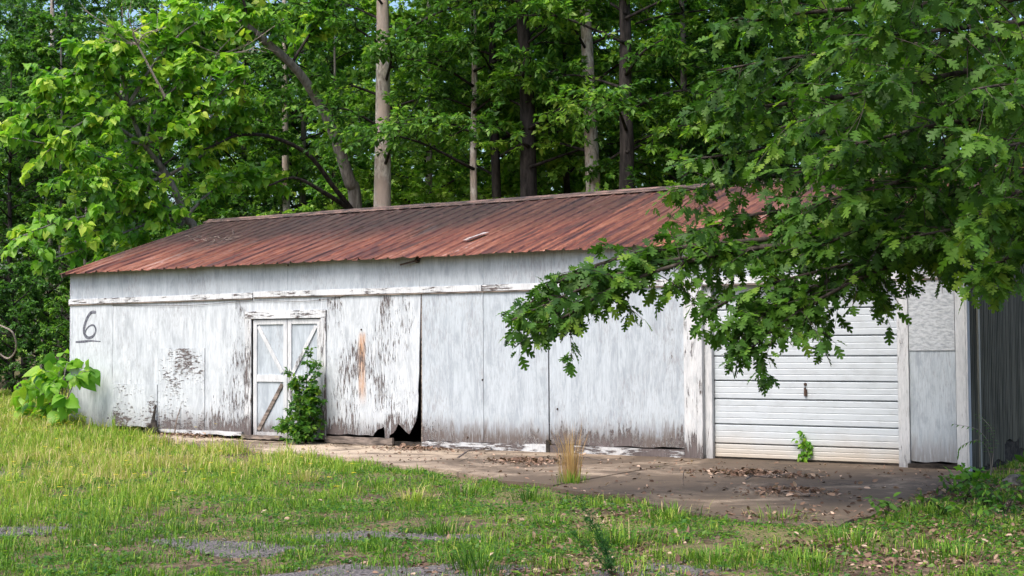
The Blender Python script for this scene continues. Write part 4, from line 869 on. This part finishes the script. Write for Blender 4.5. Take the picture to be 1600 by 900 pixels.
tag(m.build('rotten_stake', M['blackwood'], None, (2.4, -.12, .05)), 'dark rotten stake leaning on the wall near the grass', 'stake')
m = MB(); m.tube([(3.02, -.14, .06), (3.03, -.1, .3), (3.05, -.03, .52)], [.014, .012, .008], 6); tag(m.build('stick', M['oldwood'], None, (3.02, -.14, .06)), 'thin upright stick leaning on the flaking patch', 'stick')
# fallen branches on the concrete
def fallen(px0, px1, lab, r=.012, n=5, z=.03, seed=0):
    rg = np.random.default_rng(seed); a = on_z(*px0, -.02); b_ = on_z(*px1, -.02); m = MB(); c = []
    for i in range(n+1): q = a+(b_-a)*i/n+rg.normal(size=3)*np.array([.04, .04, 0]); q[2] = slab_z(q[0], q[1])+z*(1+.6*math.sin(i*1.7)); c.append(q)
    m.tube(c, np.linspace(r, r*.4, n+1), 6)
    for i in range(1, n):
        d = rg.normal(size=3)*np.array([.25, .25, .03]); m.tube([c[i], c[i]+d*.6+np.array([0, 0, .01]), c[i]+d], [r*.5, r*.4, r*.2], 4)
    tag(m.build('fallen_branch', M['oldwood'], None, tuple(c[0])), lab, 'branch')
fallen((712, 722), (806, 691), 'thin fallen branch reaching from grass to the sill', .014, seed=1, z=.06)
fallen((1165, 752), (1245, 743), 'thin fallen twig on the upper part of apron', .012, seed=2)
fallen((1215, 770), (1268, 776), 'crooked fallen branch in the leaf pile on the apron', .016, seed=3)
fallen((905, 718), (955, 722), 'short twig lying by the straw clump', .008, seed=4)
m = MB(); q = on_z(1067, 765, -.08); m.tube([q, q+np.array([0, 0, .12]), q+np.array([.02, 0, .24])], [.01, .008, .005], 5); tag(m.build('stick', M['oldwood'], None, tuple(q)), 'short dead stem standing at the apron edge', 'stick')

# ------------------------------------------------------------------ GRASS, LITTER, FLOWERS
def blades(P, H, Wd, rng, bend=.45, tint=None, dirs=None):
    n = len(P); a = rng.random(n)*6.283; d = np.stack([np.cos(a), np.sin(a), 0*a], 1) if dirs is None else dirs
    sd = np.stack([-d[:, 1], d[:, 0], 0*a], 1)
    # blade faces are turned at random
    b = bend*(.15+rng.random(n)**1.4); up = np.array([0, 0, 1.])
    p1 = P+up*(H*.55)[:, None]+d*(H*b*.3)[:, None]; p2 = P+up*(H*(1-.35*b))[:, None]+d*(H*b)[:, None]
    w2 = (Wd/2)[:, None]*sd
    V = np.stack([P-w2, P+w2, p1+w2*.8, p1-w2*.8, p2], 1).reshape(-1, 3); k = np.arange(n)[:, None]*5
    Fc = np.concatenate([k+np.array([[0, 1, 2]]), k+np.array([[0, 2, 3]]), k+np.array([[3, 2, 4]])], 1).reshape(-1, 3)
    return V, Fc, np.repeat(np.clip(tint, 0, 1), 3)
rng = np.random.default_rng(61)
N0 = 2600000
X = rng.uniform(-16, 21.5, N0); Y = rng.uniform(-13.2, 12, N0); Zg = ground_z(X, Y); Q = np.stack([X, Y, Zg], 1)
u, v, z = px_of(Q)
ok = (u > -160) & (u < 1760) & (z > 9) & (v < 960) & ~((X > -.03) & (X < 17.45) & (Y > -.06) & (Y < 7.8))
X, Y, Q, z, u = X[ok], Y[ok], Q[ok], z[ok], u[ok]
lush = sstep(12.5, 7.5, X+.25*(Y+6)); n1 = fnoise(X, Y, .9, 1.); n2 = fnoise(X, Y, 2.6, 7.); n3 = fnoise(X, Y, .45, 15.)
sparse = sstep(14.5, 17.5, X+.15*(Y+6))
dens = .16+.84*lush+(1-lush)*(sstep(.42, .60, n2*.6+n1*.4)*.85)-.35*sparse*(1-sstep(.5, .62, n2))
dens = dens*(.10+.90*sstep(.40, .53, n1*.65+n2*.35+.06*sstep(6, 1, X)))
inslab = in_poly(X, Y, SLAB_POLY) | in_poly(X, Y, APRON_POLY)
near_edge = sstep(.55, .72, n2)*.10+.35*sstep(-5.0, -6.3, Y)*sstep(.42, .6, n2)
dens = np.where(inslab, near_edge*(Y < -1.0), dens)
for pp in PATCHES: dens = np.where(in_poly(X, Y, pp), .06+.7*sstep(.46, .62, fnoise(X, Y, 3.5, 91.)), dens)
dens = dens*np.minimum(1, (15/z)**1.1)*.95
keep = rng.random(len(X)) < dens*.60
X, Y, Q, z, lush, n1, n2, n3, sparse = [q[keep] for q in (X, Y, Q, z, lush, n1, n2, n3, sparse)]
n = len(X)
n4 = fnoise(X, Y, 5.5, 77.); tall = sstep(6.0, .5, X)
ht = (.04+.10*sstep(.42, .7, n2)*sstep(.35, .65, n4)+lush*(.02+.16*sstep(.40, .70, n4)+.08*tall*n3))*(.35+1.0*rng.random(n)**1.3); ht = np.where(in_poly(X, Y, SLAB_POLY) | in_poly(X, Y, APRON_POLY), ht*.5, ht)
wd = (.0050+.0040*rng.random(n))*np.maximum(1, z/15)
tint = .37+.31*lush+.45*(n3-.5)+.3*(n4-.5)+.13*rng.normal(size=n)+.38*(rng.random(n) < .11+.18*sparse)-.08*sparse  # lush grass is yellower, and its sunlit brightness is painted into the tint
Vv, Ff, tt = blades(Q, ht, wd, rng, 1.0, tint)
tag(link('grass', raw_mesh('grass', Vv, Ff, tt), M['grass']), 'patchy green grass growing over old paving before the shed', 'grass', kind='stuff')
print('grass blades', n)
# flat weeds between the blades
N1 = 520000; X = rng.uniform(-6, 21, N1); Y = rng.uniform(-13.2, 0, N1); Q = np.stack([X, Y, ground_z(X, Y)+.012+.035*rng.random(N1)], 1); u, v, z = px_of(Q)
pk = sstep(.44, .60, fnoise(X, Y, 1.5, 31.))
ok = (u > -100) & (u < 1700) & (z > 9) & (v < 950) & ~in_poly(X, Y, SLAB_POLY) & ~in_poly(X, Y, APRON_POLY) & (rng.random(N1) < (.12+pk*.5)*np.minimum(1, 14/z))
for pp in PATCHES: ok &= ~in_poly(X, Y, pp)
Q = Q[ok]; n = len(Q); print('ground weeds', n)
A = unit(rng.normal(size=(n, 3))*np.array([1, 1, .25])); N = np.array([0, 0, 1.])+rng.normal(size=(n, 3))*.35; N = unit(N-A*np.sum(N*A, 1, keepdims=True))
tag(link('ground_cover', leaf_mesh('ground_cover', T_SIMPLE, Q, A, N, .026+.045*rng.random(n)**2, np.clip(.55+.25*rng.normal(size=n), 0, 1)), M['weed']), 'low weeds spreading between the tufts of grass', 'weeds', kind='stuff')
# fallen leaves
def litter(name, label, X, Y, Z, rng, size=.055):
    n = len(X); A = unit(rng.normal(size=(n, 3))*np.array([1, 1, .3])); N = np.array([0, 0, 1.])+rng.normal(size=(n, 3))*.5; N = unit(N-A*np.sum(N*A, 1, keepdims=True))
    tag(link(name, leaf_mesh(name, T_OVAL, np.stack([X, Y, Z], 1), A, N, size*(.5+rng.random(n)), np.clip(.5+.28*rng.normal(size=n), 0, 1)), M['litter']), label, 'dead leaves', kind='stuff')
N2 = 110000; X = rng.uniform(3, 20.5, N2); Y = rng.uniform(-13, -.1, N2); Q = np.stack([X, Y, 0*X], 1); u, v, z = px_of(Q)
on = in_poly(X, Y, SLAB_POLY) | in_poly(X, Y, APRON_POLY)
pr = (.04+.9*sstep(14.0, 17.0, X+.2*(Y+7)))*sstep(.35, .55, fnoise(X, Y, 1.1, 41.)); edge = sstep(-4.2, -6.2, Y)*sstep(12, 15, X); pr = np.where(on, .05*sstep(.5, .7, fnoise(X, Y, 1.4, 43.))+.02+.35*edge*sstep(.4, .6, fnoise(X, Y, 2., 44.)), pr); pr = np.where((X > 17.7) & (Y > -5), .85, pr)
ok = (u > -100) & (u < 1700) & (z > 9) & (v < 950) & (rng.random(N2) < pr)
X, Y, on = X[ok], Y[ok], on[ok]; Z = np.where(on, slab_z(X, Y)+.008, ground_z(X, Y)+.010)+.012*rng.random(len(X)); litter('fallen_leaves', 'brown fallen leaves scattered through the thin grass', X, Y, Z, rng); print('litter', len(X))
for px, py, sx, sy, nn, lab in [(1178, 741, .42, .16, 420, 'long heap of dead leaves in front of the garage door'), (1238, 768, .28, .22, 330, 'round heap of dead leaves in the middle of the apron'), (825, 722, .30, .22, 330, 'heap of dead leaves left of the straw clump'), (648, 703, .38, .14, 300, 'heap of dead leaves under the torn wall panel'), (300, 685, .5, .2, 260, 'dead leaves blown against the wall left of the door')]:
    q = on_z(px, py, -.02); e = rng.normal(size=(nn, 2))*np.array([sx, sy]); X = q[0]+e[:, 0]; Y = np.minimum(q[1]+e[:, 1], -.04); h = np.exp(-(e[:, 0]/sx)**2/2-(e[:, 1]/sy)**2/2)
    litter('leaf_heap', lab, X, Y, np.maximum(slab_z(X, Y), ground_z(X, Y))+.01+.06*h*rng.random(nn), rng, .06)
# yellow flowers in the tall grass
nF = 150; fp = []
for k in range(nF):
    px, py = (rng.uniform(15, 120), rng.uniform(645, 690)) if k < 90 else (rng.uniform(0, 560), rng.uniform(670, 790)); q = on_z(px, py, .08); fp.append((q[0], q[1], float(ground_z(q[0], q[1]))+.24+.12*rng.random()) if not (0 < q[0] < 17 and q[1] > -.3) else (q[0], -.6, .3))
fp = np.repeat(np.array(fp), 4, 0); n = len(fp); ang = np.tile(np.arange(4)*1.571, nF)+rng.random(n)*.3; A = np.stack([np.cos(ang), np.sin(ang), .25+0*ang], 1); A = unit(A); N = np.array([0, 0, 1.])+0*A; N = unit(N-A*np.sum(N*A, 1, keepdims=True))
tag(link('yellow_flowers', leaf_mesh('yellow_flowers', T_OVAL, fp, A, N, .030+.012*rng.random(n), rng.random(n)), M['flower']), 'tiny yellow wildflowers dotted through the tall left grass', 'flowers', kind='stuff')

def clump(name, label, px, py, h, n, rad, mat='grass', tint=.25, tv=.1, bend=.7, seed=0, wd=.0085, group=None, slabz=False):
    rg = np.random.default_rng(seed+500); q = on_z(px, py, -.07); zz = float(slab_z(q[0], q[1]) if slabz else ground_z(q[0], q[1])); q[2] = zz
    P = np.zeros((n, 3)); P[:, :2] = rg.normal(size=(n, 2))*rad; d = unit(P[:, :3]*np.array([1, 1, 0])+rg.normal(size=(n, 3))*np.array([1, 1, 0])*rad*.4)
    V, Fc, tt = blades(P, h*(.25+.9*rg.random(n)**1.2), wd*(.6+.7*rg.random(n)), rg, bend, tint+tv*rg.normal(size=n)+.5*(rg.random(n) < .08), d)
    t0 = thing(name, label, 'grass', q, group); tag(link('blades', raw_mesh('blades', V, Fc, tt), M[mat], t0), kind='stuff'); return t0
clump('straw_clump', 'tall dry straw-coloured grass clump on the concrete edge', 893, 757, .70, 220, .065, 'straw', .5, .25, .35, 1, .006, slabz=True)
clump('grass_clump', 'green skirt of grass at the foot of the straw clump', 893, 760, .18, 110, .09, 'grass', .45, .15, .6, 2, slabz=True)
for i, a in enumerate([(827, 779, .26, 150, .09, 'dark green grass tuft left of the straw clump'), (478, 752, .30, 150, .08, 'brownish seeding grass tuft in the middle of the lawn'), (640, 783, .30, 170, .11, 'tall yellowing grass tuft beside the middle paving'), (1045, 808, .24, 220, .16, 'green grass tuft at the left corner of the garage apron'), (725, 772, .24, 200, .16, 'bushy grass tuft right of the yellowing tuft'), (690, 835, .26, 170, .12, 'dark tuft of grass right of the asphalt patch'), (745, 893, .34, 190, .10, 'tall dark tuft at the bottom edge, centre'), (1115, 880, .22, 200, .13, 'bright tuft in dead leaves at the bottom, right of centre'), (1220, 815, .22, 150, .14, 'grass tuft at the front edge of the garage apron'), (1330, 850, .26, 220, .22, 'wide patch of grass below the apron'), (965, 850, .28, 300, .17, 'vivid green tuft right of the feathery dark plant'), (1455, 800, .24, 200, .16, 'grass tuft beside the right edge of the apron'), (1490, 870, .22, 200, .2, 'grass tuft near the bottom right corner'), (860, 820, .2, 180, .15, 'low tuft left of the feathery dark plant'), (1270, 890, .22, 180, .14, 'grass tuft at the bottom edge below the apron'), (590, 760, .22, 160, .14, 'short tuft left of the yellowing tuft')]):
    clump('grass_clump', a[5], a[0], a[1], a[2]*.85, a[3], a[4], 'grass', [.12, .80, .72, .30, .22, .15, .08, .30, .35, .35, .22, .4, .3, .25, .3, .35][i]+.06, .14, 1.25, 10+i, group='grass tufts before the shed')
# feathery dark plant in the foreground
q = on_z(960, 905, -.08); q[2] = float(ground_z(q[0], q[1])); ft = thing('dog_fennel', 'dark feathery plant leaning left at the bottom of the picture', 'plant', tuple(q)); rg = np.random.default_rng(71)
for tx, tz, sx in [(903, 778, 0), (918, 812, .05), (890, 830, .05), (940, 840, .02)]:
    e = at(tx, tz, (q-CAM)@FW+rg.normal()*.08); P = bez([q, q+(e-q)*np.array([.35, .35, .45])+rg.normal(size=3)*.015, e], 22); W = MB(); W.tube(P, np.linspace(.005, .0015, len(P)), 5); st = link('stem', W.mesh('stem', q, True), M['needle'], ft); L = Leaves()
    for i in range(4, len(P)):
        for b_ in range(3):                                   # short side shoots, each with hair-fine leaves
            d = unit(rg.normal(size=3)*np.array([1, 1, .4])+np.array([0, 0, .7])); ln = (.03+.07*rg.random())*(1.15-.6*i/len(P)); k = 7; tt_ = rg.random(k)[:, None]
            L.add(P[i]+d*ln*tt_, unit(d+rg.normal(size=(k, 3))*.7), rg.normal(size=(k, 3)), .03*(.5+.8*rg.random(k)), rg.random(k))
    link('feathery_leaves', leaf_mesh('feathery_leaves', T_SLIM, *L.cat(), q), M['needle'], st)
# loose gravel round the broken asphalt
rg = np.random.default_rng(81); pts = []
for pp in PATCHES:
    pp = np.array(pp); c = pp.mean(0)
    for k in range(420):
        a = pp[rg.integers(len(pp))]; q = c+(a-c)*(.3+.95*rg.random())+rg.normal(size=2)*.05; pts.append(q)
pts = np.array(pts); n = len(pts); sz = .006+.016*rg.random(n)**2
oct_ = np.array([(1, 0, 0), (-1, 0, 0), (0, 1, 0), (0, -1, 0), (0, 0, .7), (0, 0, -.7)], float); of = np.array([(0, 2, 4), (2, 1, 4), (1, 3, 4), (3, 0, 4), (2, 0, 5), (1, 2, 5), (3, 1, 5), (0, 3, 5)])
cc = np.stack([pts[:, 0], pts[:, 1], ground_z(pts[:, 0], pts[:, 1])+.014], 1); V = cc[:, None]+sz[:, None, None]*(oct_[None]+rg.normal(size=(n, 6, 3))*.22)
tag(link('gravel', raw_mesh('gravel', V.reshape(-1, 3), (of[None]+(np.arange(n)*6)[:, None, None]).reshape(-1, 3)), M['stone']), 'loose gravel round the broken patches of old asphalt', 'gravel', kind='stuff')
